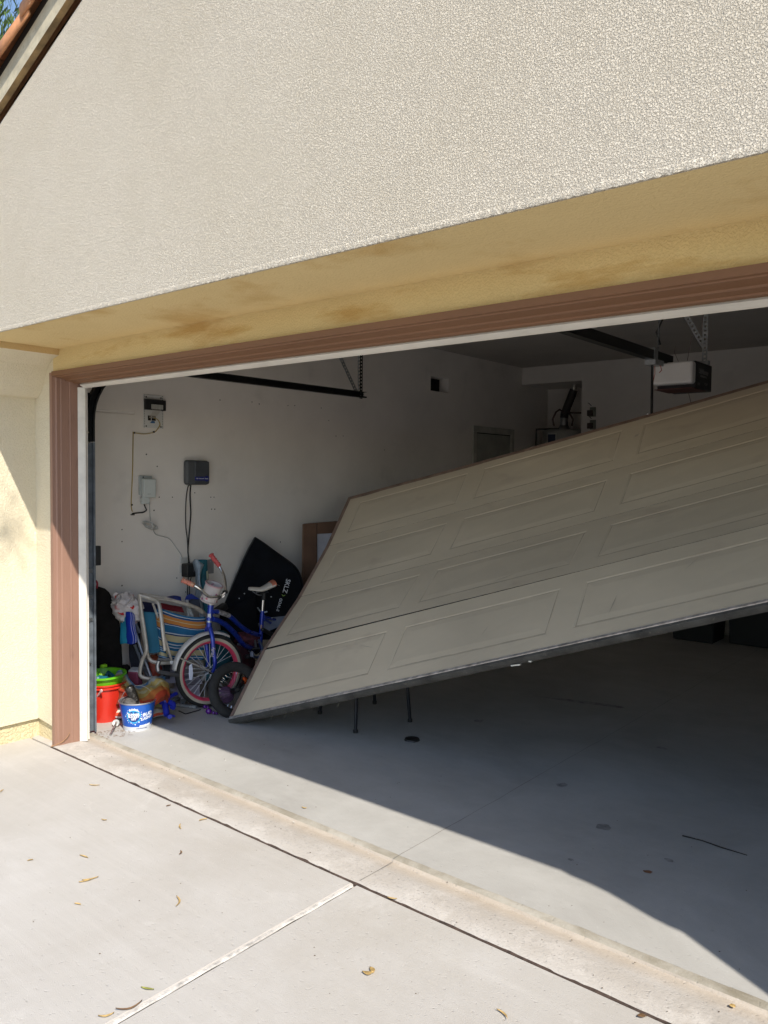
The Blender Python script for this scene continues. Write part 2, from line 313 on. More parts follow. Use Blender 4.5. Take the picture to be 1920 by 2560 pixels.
# gable wall as a concave outline: build from convex pieces
def quad(b, P, yy): b.add([(x, yy, z) for x, z in P], [tuple(range(len(P)))])
quad(g, [(XO, -.1), (XL, -.1), (XL, 2.055), (XL, ZS), (XL, roofz(XL)), (XO, roofz(XO))], YF)
quad(g, [(XL, ZS), (XR, ZS), (XR, roofz(XR)), (RX, RZ), (XL, roofz(XL))], YF)
quad(g, [(XR, -.1), (XR+1.1, -.1), (XR+1.1, roofz(XR+1.1)), (XR, roofz(XR)), (XR, ZS), (XR, 2.055)], YF)
hl = left
for sgn in (0, 1):
    P = [(x, z) for x, z in hl]+[(XL, ZS)]
    if sgn: P = [(XL+XR-x, z) for x, z in P][::-1]
    quad(g, P, YF)
g.build('gable_wall', m_gable, house, smooth=0)
eg = MB(); ne = 900; rows = []
for i in range(ne+1):
    x = XL+.30+(XR-XL-.6)*i/ne; h1 = .0035*noise.noise((x*70, 0, 0)); h2 = .0035*noise.noise((x*60, 5, 0))
    rows.append([(x, YF-.0012, ZS+.018), (x, YF-.004+h2*.6, ZS+.007+h1), (x, YF-.002+h2, ZS-.003+h1), (x, YF+.012, ZS-.0015)])
eg.add([q for r_ in rows for q in r_], [(i*4+k, i*4+k+1, i*4+k+5, i*4+k+4) for i in range(ne) for k in range(3)]); eg.build('ragged_edge', m_gable, house, smooth=60)
# returns with haunch (swept front to back)
rt = MB(); ret = [(-.303, .115), (XL, 2.055)]+hl[1:-1]
rt.strip([(x, 0, z) for x, z in ret], (0, YF, 0), (0, YW, 0))
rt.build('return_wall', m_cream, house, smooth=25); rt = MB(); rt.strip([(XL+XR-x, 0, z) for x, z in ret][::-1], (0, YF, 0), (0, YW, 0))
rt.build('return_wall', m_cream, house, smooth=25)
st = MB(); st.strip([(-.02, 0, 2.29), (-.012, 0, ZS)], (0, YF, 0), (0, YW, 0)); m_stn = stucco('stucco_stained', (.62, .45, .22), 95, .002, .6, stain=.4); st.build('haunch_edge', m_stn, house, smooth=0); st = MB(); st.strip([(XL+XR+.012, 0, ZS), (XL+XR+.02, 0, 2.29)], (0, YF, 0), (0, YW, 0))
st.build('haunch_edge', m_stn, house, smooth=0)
bd = MB(); bd.tube([(XL-.001, YF+.03, 2.058), (XL-.001, YW-.005, 2.058)], .008, 6); bd.build('haunch_bead', m_cream, house)
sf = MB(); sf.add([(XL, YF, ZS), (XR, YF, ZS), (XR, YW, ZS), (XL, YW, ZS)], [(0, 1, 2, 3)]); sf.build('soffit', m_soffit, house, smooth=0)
JO = -.085; HO = 2.192
rw = MB()
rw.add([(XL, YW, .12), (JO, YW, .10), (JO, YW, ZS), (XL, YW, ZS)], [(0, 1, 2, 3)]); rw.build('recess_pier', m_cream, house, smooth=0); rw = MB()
rw.add([(JO, YW, HO), (XR+XL-JO, YW, HO), (XR+XL-JO, YW, ZS), (JO, YW, ZS)], [(0, 1, 2, 3)])
rw.add([(XR+XL-JO, YW, .1), (XR, YW, .1), (XR, YW, ZS), (XR+XL-JO, YW, ZS)], [(0, 1, 2, 3)])
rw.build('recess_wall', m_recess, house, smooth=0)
# stucco edge (weep screed) and foundation set back
fd = MB(); fd.bb((XR+.022, YF+.02, -.1), (XR+1.05, YW+.018, .118)); fd.build('foundation', m_cream, house, smooth=0)
fd = MB(); fd.bb((XL-1.05, YF+.02, -.1), (XL-.022, YW+.018, .118)); fd.bb((XL-.03, YW+.018, -.1), (JO-.004, YW+.1, .13))
fd.build('foundation', stucco('foundation_paint', (.66, .57, .36), 60, .004, 1, stain=.5), house, smooth=0)
sc = MB(); sc.add([(XL, YF, .115), (XL, YW, .115), (XL-.03, YW, .128), (XL-.03, YF, .128)], [(0, 1, 2, 3)])
sc.add([(XL, YW, .12), (JO, YW, .10), (JO, YW+.02, .115), (XL, YW+.02, .135)], [(0, 1, 2, 3)]); sc.build('stucco_edge', m_cream, house, smooth=0)
# jamb and header: moulded brown frame, profile in plan (x, y)
jp = [(JO-.006, YW-.001), (JO-.006, -.176), (-.063, -.176), (-.060, -.158), (-.053, -.152), (-.052, -.132), (-.049, -.126), (-.045, -.078), (-.042, -.073), (-.043, -.069), (-.037, -.02), (-.037, .02)]
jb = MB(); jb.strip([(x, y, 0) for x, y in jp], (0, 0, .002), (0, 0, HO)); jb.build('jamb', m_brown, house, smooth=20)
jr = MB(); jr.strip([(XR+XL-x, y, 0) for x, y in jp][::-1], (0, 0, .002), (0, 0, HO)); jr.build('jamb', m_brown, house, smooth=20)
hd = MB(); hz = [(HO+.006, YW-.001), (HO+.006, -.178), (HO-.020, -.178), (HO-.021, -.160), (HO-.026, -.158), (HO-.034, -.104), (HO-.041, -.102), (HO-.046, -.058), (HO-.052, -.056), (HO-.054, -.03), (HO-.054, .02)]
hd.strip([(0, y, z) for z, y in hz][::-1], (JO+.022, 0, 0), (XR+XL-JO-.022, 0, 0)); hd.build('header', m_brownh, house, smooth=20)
# vinyl weather stop, sloping towards the opening
wl = MB(); wl.strip([(-.036, -.030, 0), (-.028, -.036, 0), (-.004, -.012, 0), (.0, -.002, 0), (-.004, .004, 0)], (0, 0, .004), (0, 0, 2.118)); wl.build('weather_stop', m_seal, house, smooth=40)
wt = MB(); wt.strip([(0, -.030, 2.139), (0, -.037, 2.130), (0, -.016, 2.118), (0, -.002, 2.114), (0, .004, 2.120)][::-1], (-.003, 0, 0), (4.883, 0, 0)); wt.build('weather_stop', m_seal, house, smooth=40)
wr = MB(); wr.strip([(4.916, -.030, 0), (4.908, -.036, 0), (4.884, -.012, 0), (4.88, -.002, 0)][::-1], (0, 0, .004), (0, 0, 2.118)); wr.build('weather_stop', m_seal, house, smooth=40)
# roof: underside strips, fascia, slab and barrel rake tiles along the slope
sd = Vector((1, 0, SL)).normalized(); nd = Vector((-SL, 0, 1)).normalized(); A0 = Vector((.309, 0, 3.345))
def rk(t, yy, nn): return A0+sd*t+nd*nn+Vector((0, yy, 0))
T0, T1 = -1.9, (RX-.309)/sd.x
def rake(name, prof, m, sm=0):
    b = MB(); b.add([rk(T0, y, n_) for y, n_ in prof]+[rk(T1, y, n_) for y, n_ in prof], [(i, i+1, len(prof)+i+1, len(prof)+i) for i in range(len(prof)-1)])
    k = len(b.v); mir = [Vector((2*RX-v.x, v.y, v.z)) for v in b.v]; b.add(mir, [tuple(reversed(f)) for f in b.f]); return b.build(name, m, house, smooth=sm)
m_fas = mat('fascia_paint', (.52, .46, .33), .7, var=.12, vs=14, spots=.35, sscale=60, scol=(.25, .2, .12))
rake('rake_board', [(YF-.001, .041), (-.660, .041)], mat('rake_wood', (.36, .24, .11), .8, var=.3, vs=8))
rake('fascia_board', [(-.660, .040), (-.6605, .150), (-.64, .16)], mat('fascia_paint', (.27, .245, .155), .7, var=.12, vs=14, spots=.35, sscale=60, scol=(.2, .16, .09)))
rake('roof_underlay', [(-.655, .152), (-.655, .20), (-.60, .215), (.6, .215), (7, .215)], mat('felt_gap_shade', (.02, .014, .01), .9))  # near black: shadow gap under the tiles put into the underlay colour
m_tile = mat('terracotta', (.52, .235, .105), .75, var=.16, vs=12, spots=.35, sscale=25, scol=(.30, .14, .07), bump=.3, bs=60)
LT = .40
for side in (0, 1):
    k = 0; t = T0
    while t < T1-.05:
        b = MB(); rows = []; ns = 10
        for e, (tt, rr, lift) in enumerate(((t, .085, .022), (t+LT*1.12, .074, .002))):
            for s_ in range(ns+1):
                a = math.pi*(1.12*s_/ns-.06); rows.append(rk(tt, -.625-math.cos(a)*rr, .165+lift+math.sin(a)*rr*1.25))
        b.add(rows, [(i, i+1, ns+2+i, ns+1+i) for i in range(ns)])
        if side: b.v = [Vector((2*RX-v.x, v.y, v.z)) for v in b.v]
        b.build('roof_tile', m_tile, house, smooth=60, solid=.012); t += LT; k += 1
# field tiles behind the rake (few rows seen only edge on)
for r_ in range(1, 5):
    t = T0
    while t < T1-.05:
        b = MB(); rows = []; ns = 6
        for tt, rr, lift in ((t, .085, .02), (t+LT*1.1, .072, .0)):
            for s_ in range(ns+1):
                a = math.pi*s_/ns; rows.append(rk(tt, -.625+r_*.2-math.cos(a)*rr, .200+lift+math.sin(a)*rr*.7))
        b.add(rows, [(i, i+1, ns+2+i, ns+1+i) for i in range(ns)]); b.build('roof_tile', m_tile, house, smooth=60, solid=.01); t += LT
# ------------------------------------------------------------------ garage interior
XW, YB, YA, ZC = -.60, 6.10, 6.76, 2.955; XWR = 6.3
AX1 = .19; AZ = 2.75
wlm = MB()
VX = (4.223, 4.545, 2.515, 2.665)   # vent opening y0,y1,z0,z1
def wq(b, y0, y1, z0, z1, x=XW): b.add([(x, y0, z0), (x, y1, z0), (x, y1, z1), (x, y0, z1)], [(0, 1, 2, 3)])
wq(wlm, .022, VX[0], 0, ZC); wq(wlm, VX[0], VX[1], 0, VX[2]); wq(wlm, VX[0], VX[1], VX[3], ZC); wq(wlm, VX[1], YA, 0, ZC)
wl_o = tag(wlm.build('wall_left', m_wall, smooth=0), kind='structure')
vb = MB(); x0 = XW-.12
vb.add([(XW, VX[0], VX[2]), (XW, VX[1], VX[2]), (XW, VX[1], VX[3]), (XW, VX[0], VX[3]), (x0, VX[0], VX[2]), (x0, VX[1], VX[2]), (x0, VX[1], VX[3]), (x0, VX[0], VX[3])], [(0, 1, 5, 4), (1, 2, 6, 5), (2, 3, 7, 6), (3, 0, 4, 7)])
vb.build('vent_sleeve', m_wall, wl_o, smooth=0); v2 = MB(); wq(v2, VX[0], VX[1], VX[2], VX[3], x0); v2.build('vent_void', m_dark, wl_o, smooth=0)
hs = MB()
for px, py in ((550, 1000), (630, 1005), (648, 1010), (720, 1014), (737, 1014), (803, 1020), (822, 1051), (840, 1090), (858, 1090), (961, 1125), (527, 1243), (535, 1243), (529, 1273), (537, 1273), (305, 1324), (305, 1354), (701, 1355), (366, 1136), (393, 1166), (398, 1243), (385, 1276), (431, 1243), (305, 1464), (442, 1445), (464, 1480), (487, 1232)):
    p = on(px, py, 0, XW+.0015); r_ = .0045+.0015*random.random(); hs.add([(p.x, p.y+r_*math.cos(a*math.pi/4), p.z+r_*math.sin(a*math.pi/4)) for a in range(8)], [tuple(range(8))])
tag(hs.build('screw_holes', mat('hole_dark', (.03, .025, .02), .9), wl_o, smooth=0), kind='stuff')
bw = MB()
bw.add([(AX1, YB, 0), (XWR, YB, 0), (XWR, YB, ZC), (AX1, YB, ZC)], [(0, 1, 2, 3)])
bw.add([(XW, YB, AZ), (AX1, YB, AZ), (AX1, YB, ZC), (XW, YB, ZC)], [(0, 1, 2, 3)])
bw.add([(AX1, YB, 0), (AX1, YA, 0), (AX1, YA, AZ), (AX1, YB, AZ)], [(0, 1, 2, 3)])
bw.add([(XW, YA, 0), (AX1, YA, 0), (AX1, YA, AZ), (XW, YA, AZ)], [(0, 1, 2, 3)])
bw.add([(XW, YB, AZ), (AX1, YB, AZ), (AX1, YA, AZ), (XW, YA, AZ)], [(0, 1, 2, 3)])
tag(bw.build('wall_back', m_wall, smooth=0), kind='structure')
wr2 = MB(); wr2.add([(XWR, .022, 0), (XWR, YA, 0), (XWR, YA, ZC), (XWR, .022, ZC)], [(0, 1, 2, 3)]); tag(wr2.build('wall_right', m_wall, smooth=0), kind='structure')
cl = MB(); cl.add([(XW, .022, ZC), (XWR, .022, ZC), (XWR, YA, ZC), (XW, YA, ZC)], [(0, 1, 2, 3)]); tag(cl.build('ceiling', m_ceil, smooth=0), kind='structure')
fw = MB(); fw.bb((XW, .022, 0), (-.036, .032, ZC)); fw.bb((-.036, .022, HO-.054), (4.916, .032, ZC)); fw.bb((4.916, .022, 0), (XWR, .032, ZC)); tag(fw.build('wall_front', m_wall, smooth=0), kind='structure')
# outer shell so no light leaks in
sh = MB(); sh.bb((XW-.16, YW+.02, -.1), (XW-.13, YA+.1, ZC+.05)); sh.bb((XWR+.03, YW+.02, -.1), (XWR+.1, YA+.1, ZC+.05)); sh.bb((XW-.16, YA+.03, -.1), (XWR+.1, YA+.1, ZC+.05)); sh.bb((XW-.16, YW+.02, ZC+.01), (XWR+.1, YA+.1, ZC+.04))
sh.build('outer_wall', m_cream, house, smooth=0)
# boxed chase with a sloping lower edge, high in the front left corner
cz = MB(); a = on(337, 955, 0, XW); b_ = on(335, 1037, 0, XW); c_ = on(312, 1090, 0, XW)
y1 = b_.y; y2 = c_.y
cz.add([(XW+.004, .033, b_.z), (XW+.004, y1, b_.z), (XW+.004, y1, ZC-.002), (XW+.004, .033, ZC-.002), (XW+.018, .033, b_.z+.006), (XW+.018, y1-.002, b_.z+.02), (XW+.018, y1-.002, ZC-.002), (XW+.018, .033, ZC-.002)], [(4, 5, 6, 7), (0, 1, 5, 4), (1, 2, 6, 5)])
cz.add([(XW+.012, .033, b_.z-.001), (XW+.012, y1, b_.z-.001), (XW+.001, y2, c_.z), (XW+.001, .033, c_.z-.02)], [(3, 2, 1, 0)])
cz.build('corner_chase', m_wall, wl_o, smooth=0)
# ------------------------------------------------------------------ the fallen sectional door
DP = [Vector(p) for p in ((.371, .777, .046), (.259, 1.156, .404), (.169, 1.579, .716), (.074, 1.974, 1.061), (-.024, 2.336, 1.44))]
DR = [Vector(p) for p in ((4.978, .63, 1.649), (4.906, 1.049, 1.888), (4.854, 1.513, 2.08), (4.793, 1.95, 2.304), (4.725, 2.354, 2.561))]
DU = [(b-a)/4.88 for a, b in zip(DP, DR)]; SAG = Vector((-.0168, .0487, -.0074)); SH = .533
def dpt(k, s, t, n=0):
    f = t/SH; a = DP[k].lerp(DP[k+1], f); u = DU[k].lerp(DU[k+1], f)
    p = a+u*s+SAG*(s*(4.88-s)/4.88)
    nn = u.cross(DP[k+1]-DP[k]).normalized()      # outward (street side)
    return p+nn*n
door = thing('garage_door', 'beige raised panel garage door, off its left track and sloping down to the floor', 'garage door', DP[0])
m_groove = mat('groove_shade_grime', (.475, .395, .29), .75, var=.2, vs=6)  # darker band: relief shade of the grooves painted in along with grime
m_door = mat('door_paint', (.56, .475, .35), .55, var=.07, vs=1.3, spots=.55, sscale=6, scol=(.40, .32, .24), bump=.12, bs=240, stretch=(.5, 1, 1))
m_dbrown = mat('door_edge_brown', (.235, .155, .12), .65, var=.2, vs=12)
m_inside = mat('door_inside', (.55, .54, .5), .6)
PM, PWD, PG, PB, PT = .1688, 1.0456, .142, .0985, .103
gap = [(0, 0), (.0015, 0), (.0012, 0), (.0012, 0)]
for k in range(4):
    t0 = gap[k][0] if k else 0; t1 = SH-.0012
    L0 = lambda s: 0
    sc_ = [0, .035]; cells = []
    for i in range(4):
        a = PM+i*(PWD+PG); sc_ += [a, a+PWD/2, a+PWD]
    sc_ += [4.88]
    tc_ = [t0, PB, SH-PT, t1]
    fr = MB(); idx = {}
    def vid(i, j, n):
        key = (i, j, n)
        if key not in idx: idx[key] = len(fr.v); fr.v.append(dpt(k, sc_[i], tc_[j] + (.017*(1-sc_[i]/2.7) if (k == 1 and j == 0 and sc_[i] < 2.7) else 0), n))
        return idx[key]
    NI = len(sc_)-1; edge = []
    for i in range(NI):
        for j in range(3):
            inp = j == 1 and 2 <= i < NI-1 and (i-2) % 3 in (0, 1)
            if not inp and i > 0: fr.f.append((vid(i, j, 0), vid(i+1, j, 0), vid(i+1, j+1, 0), vid(i, j+1, 0)))
            fr.f.append((vid(i, j+1, -.045), vid(i+1, j+1, -.045), vid(i+1, j, -.045), vid(i, j, -.045)))
        for j, fl in ((0, 0), (3, 1)):
            q = (vid(i, j, -.045), vid(i+1, j, -.045), vid(i+1, j, 0), vid(i, j, 0)); (fr.f if (k == 0 and j == 0) else edge).append(q if not fl else q[::-1])
    for j in range(3): fr.f.append((vid(NI, j, 0), vid(NI, j, -.045), vid(NI, j+1, -.045), vid(NI, j+1, 0)))
    sec = fr.build('door_section', m_door, door, smooth=0)
    eb = MB(); eb.v = fr.v; eb.f = edge; eb.build('tongue_edge', mat('edge_gap_shade', (.02, .017, .014), .9), sec, smooth=0)  # section edges painted near black to stand for shade in the gaps
    # bare brown strip along the left end
    e = MB(); js = 4
    P = [dpt(k, s, t0+(t1-t0)*j/js, n_) for j in range(js+1) for s, n_ in ((0, -.045), (-.002, .001), (.0355+.004*random.random(), .0015))]
    e.add(P, [(3*j+i, 3*j+i+1, 3*j+i+4, 3*j+i+3) for j in range(js) for i in range(2)]); e.build('end_stile', m_dbrown, sec, smooth=0)
    if k == 3:
        e = MB(); P = []
        for i in range(25):
            s = 4.88*i/24; P += [dpt(3, s, t1+.001, -.045), dpt(3, s, t1+.001, .001), dpt(3, s, t1-.034-.01*noise.noise((s*3, 0, 0)), .0015)]
        e.add(P, [(3*i+j, 3*i+3+j, 3*i+4+j, 3*i+j+1) for i in range(24) for j in range(2)]); e.build('top_rail', m_dbrown, sec, smooth=0)
    for i in range(4):
        a = PM+i*(PWD+PG); b = a+PWD; c0, c1 = PB, SH-PT
        pn = MB(); ring = []
        for ins, dep in ((0, 0), (.009, -.0026), (.015, -.0026), (.050, -.0003), (.056, .0)):
            ring.append([(a+ins, c0+ins, dep), ((a+b)/2, c0+ins, dep), (b-ins, c0+ins, dep), (b-ins, c1-ins, dep), ((a+b)/2, c1-ins, dep), (a+ins, c1-ins, dep)])
        for r_ in ring: pn.v += [dpt(k, s, t, n_) for s, t, n_ in r_]
        for q in range(len(ring)-1):
            for h in range(6): l = (h+1) % 6; pn.f.append((q*6+h, q*6+l, q*6+6+l, q*6+6+h))
        z = (len(ring)-1)*6; pn.f += [(z, z+1, z+4, z+5), (z+1, z+2, z+3, z+4)]
        po = pn.build('panel', m_door, sec, smooth=0); po.data.materials.append(m_groove)
        for h in range(6, 12): po.data.polygons[h].material_index = 1
# aluminium retainer and dirty rubber astragal on the bottom edge
rb = MB(); P = []; NS = 60
for i in range(NS+1):
    s = 4.88*i/NS; w_ = .002*noise.noise((s*7, 0, 0)); t = -.001
    P += [dpt(0, s, t+.004, .0025), dpt(0, s, t-.010, .003), dpt(0, s, t-.012, -.002)]
rb.add(P, [(3*i+j, 3*i+3+j, 3*i+4+j, 3*i+j+1) for i in range(NS) for j in range(2)]); rb.build('seal_retainer', mat('aluminium_edge', (.55, .52, .5), .4, metal=.6, var=.25, vs=25), door, smooth=0)
rb = MB(); P = []
for i in range(NS+1):
    s = 4.88*i/NS; q = .003*noise.noise((s*9, 1, 0))
    P += [dpt(0, s, -.008, -.001), dpt(0, s, -.026+q, -.004), dpt(0, s, -.034+q, -.02), dpt(0, s, -.030+q, -.04), dpt(0, s, -.006, -.048)]
rb.add(P, [(5*i+j, 5*i+5+j, 5*i+6+j, 5*i+j+1) for i in range(NS) for j in range(4)]+[(0, 1, 2, 3, 4)]); rb.build('bottom_seal', mat('dirty_rubber', (.065, .062, .055), .95, var=.3, vs=8, bump=.7, bs=120, bdist=.003, spots=.35, sscale=70, scol=(.25, .22, .17)), door, smooth=40)
for kk, s0, t0_, s1, t1_, w_ in ((0, 1.98, .20, 2.01, .27, .003), (0, 2.72, .14, 2.74, .27, .0035), (0, 3.05, .33, 3.12, .42, .003), (3, 2.50, .30, 2.53, .33, .012), (2, 2.35, SH-.02, 2.42, SH-.012, .004), (0, 1.02, .36, 1.16, .31, .002), (1, 1.9, .12, 2.05, .15, .003), (0, 4.2, .10, 4.24, .16, .008)):
    sm = MB(); dS, dT = s1-s0, t1_-t0_; L_ = math.hypot(dS, dT); nS, nT = -dT/L_*w_, dS/L_*w_
    sm.add([dpt(kk, s0, t0_, .0012), dpt(kk, (s0+s1)/2+nS, (t0_+t1_)/2+nT, .0012), dpt(kk, s1, t1_, .0012), dpt(kk, (s0+s1)/2-nS, (t0_+t1_)/2-nT, .0012)], [(0, 1, 2, 3)]); sm.build('scuff_mark', mat('scuff', (.41, .355, .275), .8), door, smooth=0)
lt = MB()
for s, t in ((2.22, -.04), (2.32, -.035)): lt.beam(dpt(0, s, t, -.03), dpt(0, s+(.05 if s < 2.3 else .012), t-.002, -.034), .012, .006)
lt.build('torn_seal_piece', mat('pale_vinyl', (.6, .58, .5), .7), door, smooth=0)
fz = MB()
for s in (.42, .55, .62, .78, 1.02): fz.tube([dpt(0, s, -.03, -.03), dpt(0, s+.004, -.045-.03*random.random(), -.03)], .0012, 4)
tag(fz.build('seal_shreds', mat('shred', (.3, .27, .2), .9), door), kind='stuff')
# hinges on the back and top bracket
for k in (1, 2, 3):
    for s in (1.26, 2.44, 3.62):
        h = MB(); a = dpt(k, s, .0, -.047); b = dpt(k, s, .06, -.05); c = dpt(k-1, s, SH-.06, -.05); h.beam(c, a, .05, .004, (DP[1]-DP[0]).cross(DU[0])); h.beam(a, b, .05, .004, (DP[1]-DP[0]).cross(DU[0])); h.build('hinge', m_galv, door, smooth=0)
# ------------------------------------------------------------------ left door track
def sweep_track(path, w=.036, dpth=.05, th=.0025):
    b = MB(); n_ = len(path); rows = []
    for i, (y, z) in enumerate(path):
        ya, za = path[max(i-1, 0)]; yb, zb = path[min(i+1, n_-1)]; T = Vector((0, yb-ya, zb-za)).normalized(); Nn = Vector((0, T.z, -T.y))
        c = Vector((-.085, y, z)); X = Vector((1, 0, 0)); h = dpth/2
        prof = [(w, -h), (0, -h), (0, h), (w, h), (w, h-.012), (w-th, h-.012), (w-th, h-th), (th, h-th), (th, -h+th), (w, -h+th)]
        rows.append([c+X*(p-.0)+Nn*q for p, q in prof])
    m_ = len(rows[0]); b.v = [v for r_ in rows for v in r_]
    b.f = [(i*m_+j, i*m_+(j+1) % m_, (i+1)*m_+(j+1) % m_, (i+1)*m_+j) for i in range(n_-1) for j in range(m_)]; return b
trk = thing('door_track', 'galvanised vertical door track curving to black horizontal rail beside the left jamb', 'door track', (-.085, .06, 0))
vp = [(.062, .03), (.062, .5), (.062, 1.0), (.062, 1.5), (.062, 1.80)]
sweep_track(vp).build('vertical_rail', m_gtrk, trk, smooth=25)
cv = [(.062, 1.803)]+[(.062+.34*(1-math.cos(a)), 1.93+.36*math.sin(a)) for a in [R(9*i) for i in range(11)]]
sweep_track(cv).build('curved_rail', m_black, trk, smooth=25)
sweep_track([(.402, 2.29), (1.1, 2.292), (1.8, 2.294), (2.58, 2.296)]).build('horizontal_rail', m_black, trk, smooth=25)
fl = MB(); fl.bb((-.10, .033, .03), (-.088, .036, 2.1)); fl.bb((-.10, .033, .03), (-.0975, .085, 2.1)); fl.build('angle_bracket', m_black, trk, smooth=0)
for z in (1.86, 1.80, 1.20, .45):
    b = MB(); b.lathe([(0, .006), (.006, .005), (.008, 0)], 10, Matrix.Translation((-.079, .062, z)) @ Matrix.Rotation(R(90), 4, 'Y')); b.build('bolt', m_chrome, trk)
for z in (1.02, .86, .72):
    b = MB(); b.bb((-.083, .040, z-.012), (-.078, .084, z+.012)); b.build('slot_plate', m_galv, trk, smooth=0)
b = MB(); b.bb((-.10, .09, 1.05), (-.06, .13, 1.17)); b.build('photo_eye', m_blk, trk, bevel=.004)
# horizontal rail end bolts, hanger (perforated angle) and brace
def perf(name, a, b_, wd, parent, m_, up=(1, 0, 0), step=.028, th=.003):
    a = Vector(a); b_ = Vector(b_); z = (b_-a); L_ = z.length; z.normalize(); x = z.cross(Vector(up)).normalized(); o = MB()
    for s_ in (-1, 1): o.beam(a+x*s_*wd*.36, b_+x*s_*wd*.36, wd*.28, th, Vector(up))
    k_ = int(L_/step)
    for i in range(k_+1): c = a+z*(i*L_/k_); o.beam(c-z*.007, c+z*.007, wd, th*.98, Vector(up))
    return o.build(name, m_, parent, smooth=0)
perf('hanger', (-.07, 2.53, 2.27), (-.07, 2.53, ZC), .034, trk, m_black, (1, 0, 0))
perf('hanger', (-.088, 2.53, 2.29), (-.10, 2.53, ZC), .034, trk, m_galv, (0, 1, 0))
perf('brace', (-.09, 2.50, 2.31), (-.10, 2.02, ZC), .034, trk, m_galv, (1, 0, 0))
for dz in (-.008, .008):
    b = MB(); b.lathe([(0, .006), (.006, .005), (.007, 0)], 8, Matrix.Translation((-.045, 2.53, 2.296+dz)) @ Matrix.Rotation(R(90), 4, 'Y')); b.build('bolt', m_chrome, trk)
# ------------------------------------------------------------------ opener
op = thing('garage_door_opener', 'black garage door opener with white lens hanging from the ceiling on perforated straps', 'door opener', (2.44, 2.8, 2.2))
b = MB(); b.bb((2.425, .06, 2.365), (2.455, 2.78, 2.425)); b.build('rail', m_black, op, bevel=.002)
b = MB(); b.bb((2.415, .06, 2.361), (2.465, 2.76, 2.366)); b.build('rail_flange', m_black, op, smooth=0)
b = MB(); b.bb((2.375, 2.715, 2.20), (2.625, 3.03, 2.375)); b.build('motor_housing', m_blk, op, bevel=.006)
b = MB(); P0 = (2.37, 2.64, 2.225); P1 = (2.628, 2.714, 2.368); b.bb(P0, P1)
b.build('lens', mat('frosted_lens', (.62, .60, .58), .35, var=.03), op, bevel=.018, seg=4)
b = MB(); b.bb((2.375, 2.67, 2.197), (2.62, 2.93, 2.201)); b.build('base_plate', mat('rusty_plate', (.10, .03, .02), .7), op, smooth=0)
Mt = Matrix.Translation((2.6265, 2.86, 2.315)) @ Matrix.Rotation(R(90), 4, 'Z') @ Matrix.Rotation(R(90), 4, 'X')
m_print = mat('grey_print', (.20, .20, .20), .6)
text('LiftMaster', .046, 'lettering', m_print, op, Mt, bold=.0008)
text('PROFESSIONAL', .018, 'lettering', m_print, op, Mt @ Matrix.Translation((0, -.03, 0)))
text('1/2 HP', .022, 'lettering', m_print, op, Mt @ Matrix.Translation((.05, -.075, 0))); text('1345', .022, 'lettering', m_print, op, Mt @ Matrix.Translation((-.09, -.085, 0)))
for y in (2.95,): perf('strap', (2.60, y, 2.36), (2.60, y, ZC), .034, op, m_galv, (0, 1, 0)); perf('strap', (2.59, y+.01, 2.50), (2.33, y+.01, ZC), .032, op, m_galv, (0, 1, 0))
b = MB(); b.bb((2.54, 2.93, 2.375), (2.63, 2.97, 2.40)); b.build('strap_bracket', m_galv, op, smooth=0)
perf('rail_hanger', (2.44, 2.55, 2.42), (2.44, 2.56, ZC), .026, op, m_galv, (1, 0, 0))
b = MB(); b.tube([(2.45, 2.56, 2.47), (2.43, 2.54, 2.55), (2.455, 2.57, 2.63), (2.43, 2.55, 2.70), (2.46, 2.58, 2.76), (2.42, 2.58, 2.82), (2.45, 2.55, 2.86), (2.47, 2.56, 2.80), (2.44, 2.53, 2.72)], .006, 6); b.build('coiled_cord', m_blk, op)
b = MB(); b.bb((2.405, 2.42, 2.33), (2.475, 2.56, 2.365)); b.bb((2.42, 2.44, 2.365), (2.46, 2.50, 2.44)); b.build('trolley', m_galv, op, bevel=.002)
arm_top = Vector((2.44, 2.46, 2.34)); s_arm = 2.56; arm_bot = dpt(3, s_arm, SH-.03, -.05)
b = MB(); b.beam(arm_top, arm_bot, .026, .008, (1, 0, 0)); b.build('door_arm', m_black, op, bevel=.001)
b = MB(); q = arm_top.lerp(arm_bot, .86)
for dx in (-.02, .02): b = MB(); b.lathe([(0, .01), (.007, .008), (.009, 0)], 10, Matrix.Translation(q+Vector((dx, -.01, 0))) @ Matrix.Rotation(R(90), 4, 'X')); b.build('arm_bolt', m_chrome, op)
b = MB(); b.tube([(2.44, 2.50, 2.33), (2.442, 2.50, 2.28), (2.43, 2.49, 2.20), (2.425, 2.485, 2.13)], .0025, 5); b.tube([(2.46, 2.5, 2.34), (2.478, 2.5, 2.325), (2.484, 2.5, 2.30), (2.47, 2.5, 2.285)], .003, 5); b.build('release_cord', mat('red_cord', (.35, .06, .04), .8), op)
for pts in ([(2.5, 2.75, 2.38), (2.46, 2.78, 2.45), (2.44, 2.85, 2.50)], [(2.52, 2.85, 2.38), (2.53, 2.86, 2.48), (2.545, 2.86, 2.56)], [(2.59, 2.9, 2.60), (2.60, 2.92, 2.75), (2.62, 2.92, ZC)], [(2.5, 2.95, 2.2), (2.515, 2.96, 2.13), (2.49, 2.96, 2.07), (2.45, 2.96, 2.06)]):
    b = MB(); b.tube(pts, .002, 4); b.build('wire', mat('bell_wire', (.2, .13, .11), .7), op)
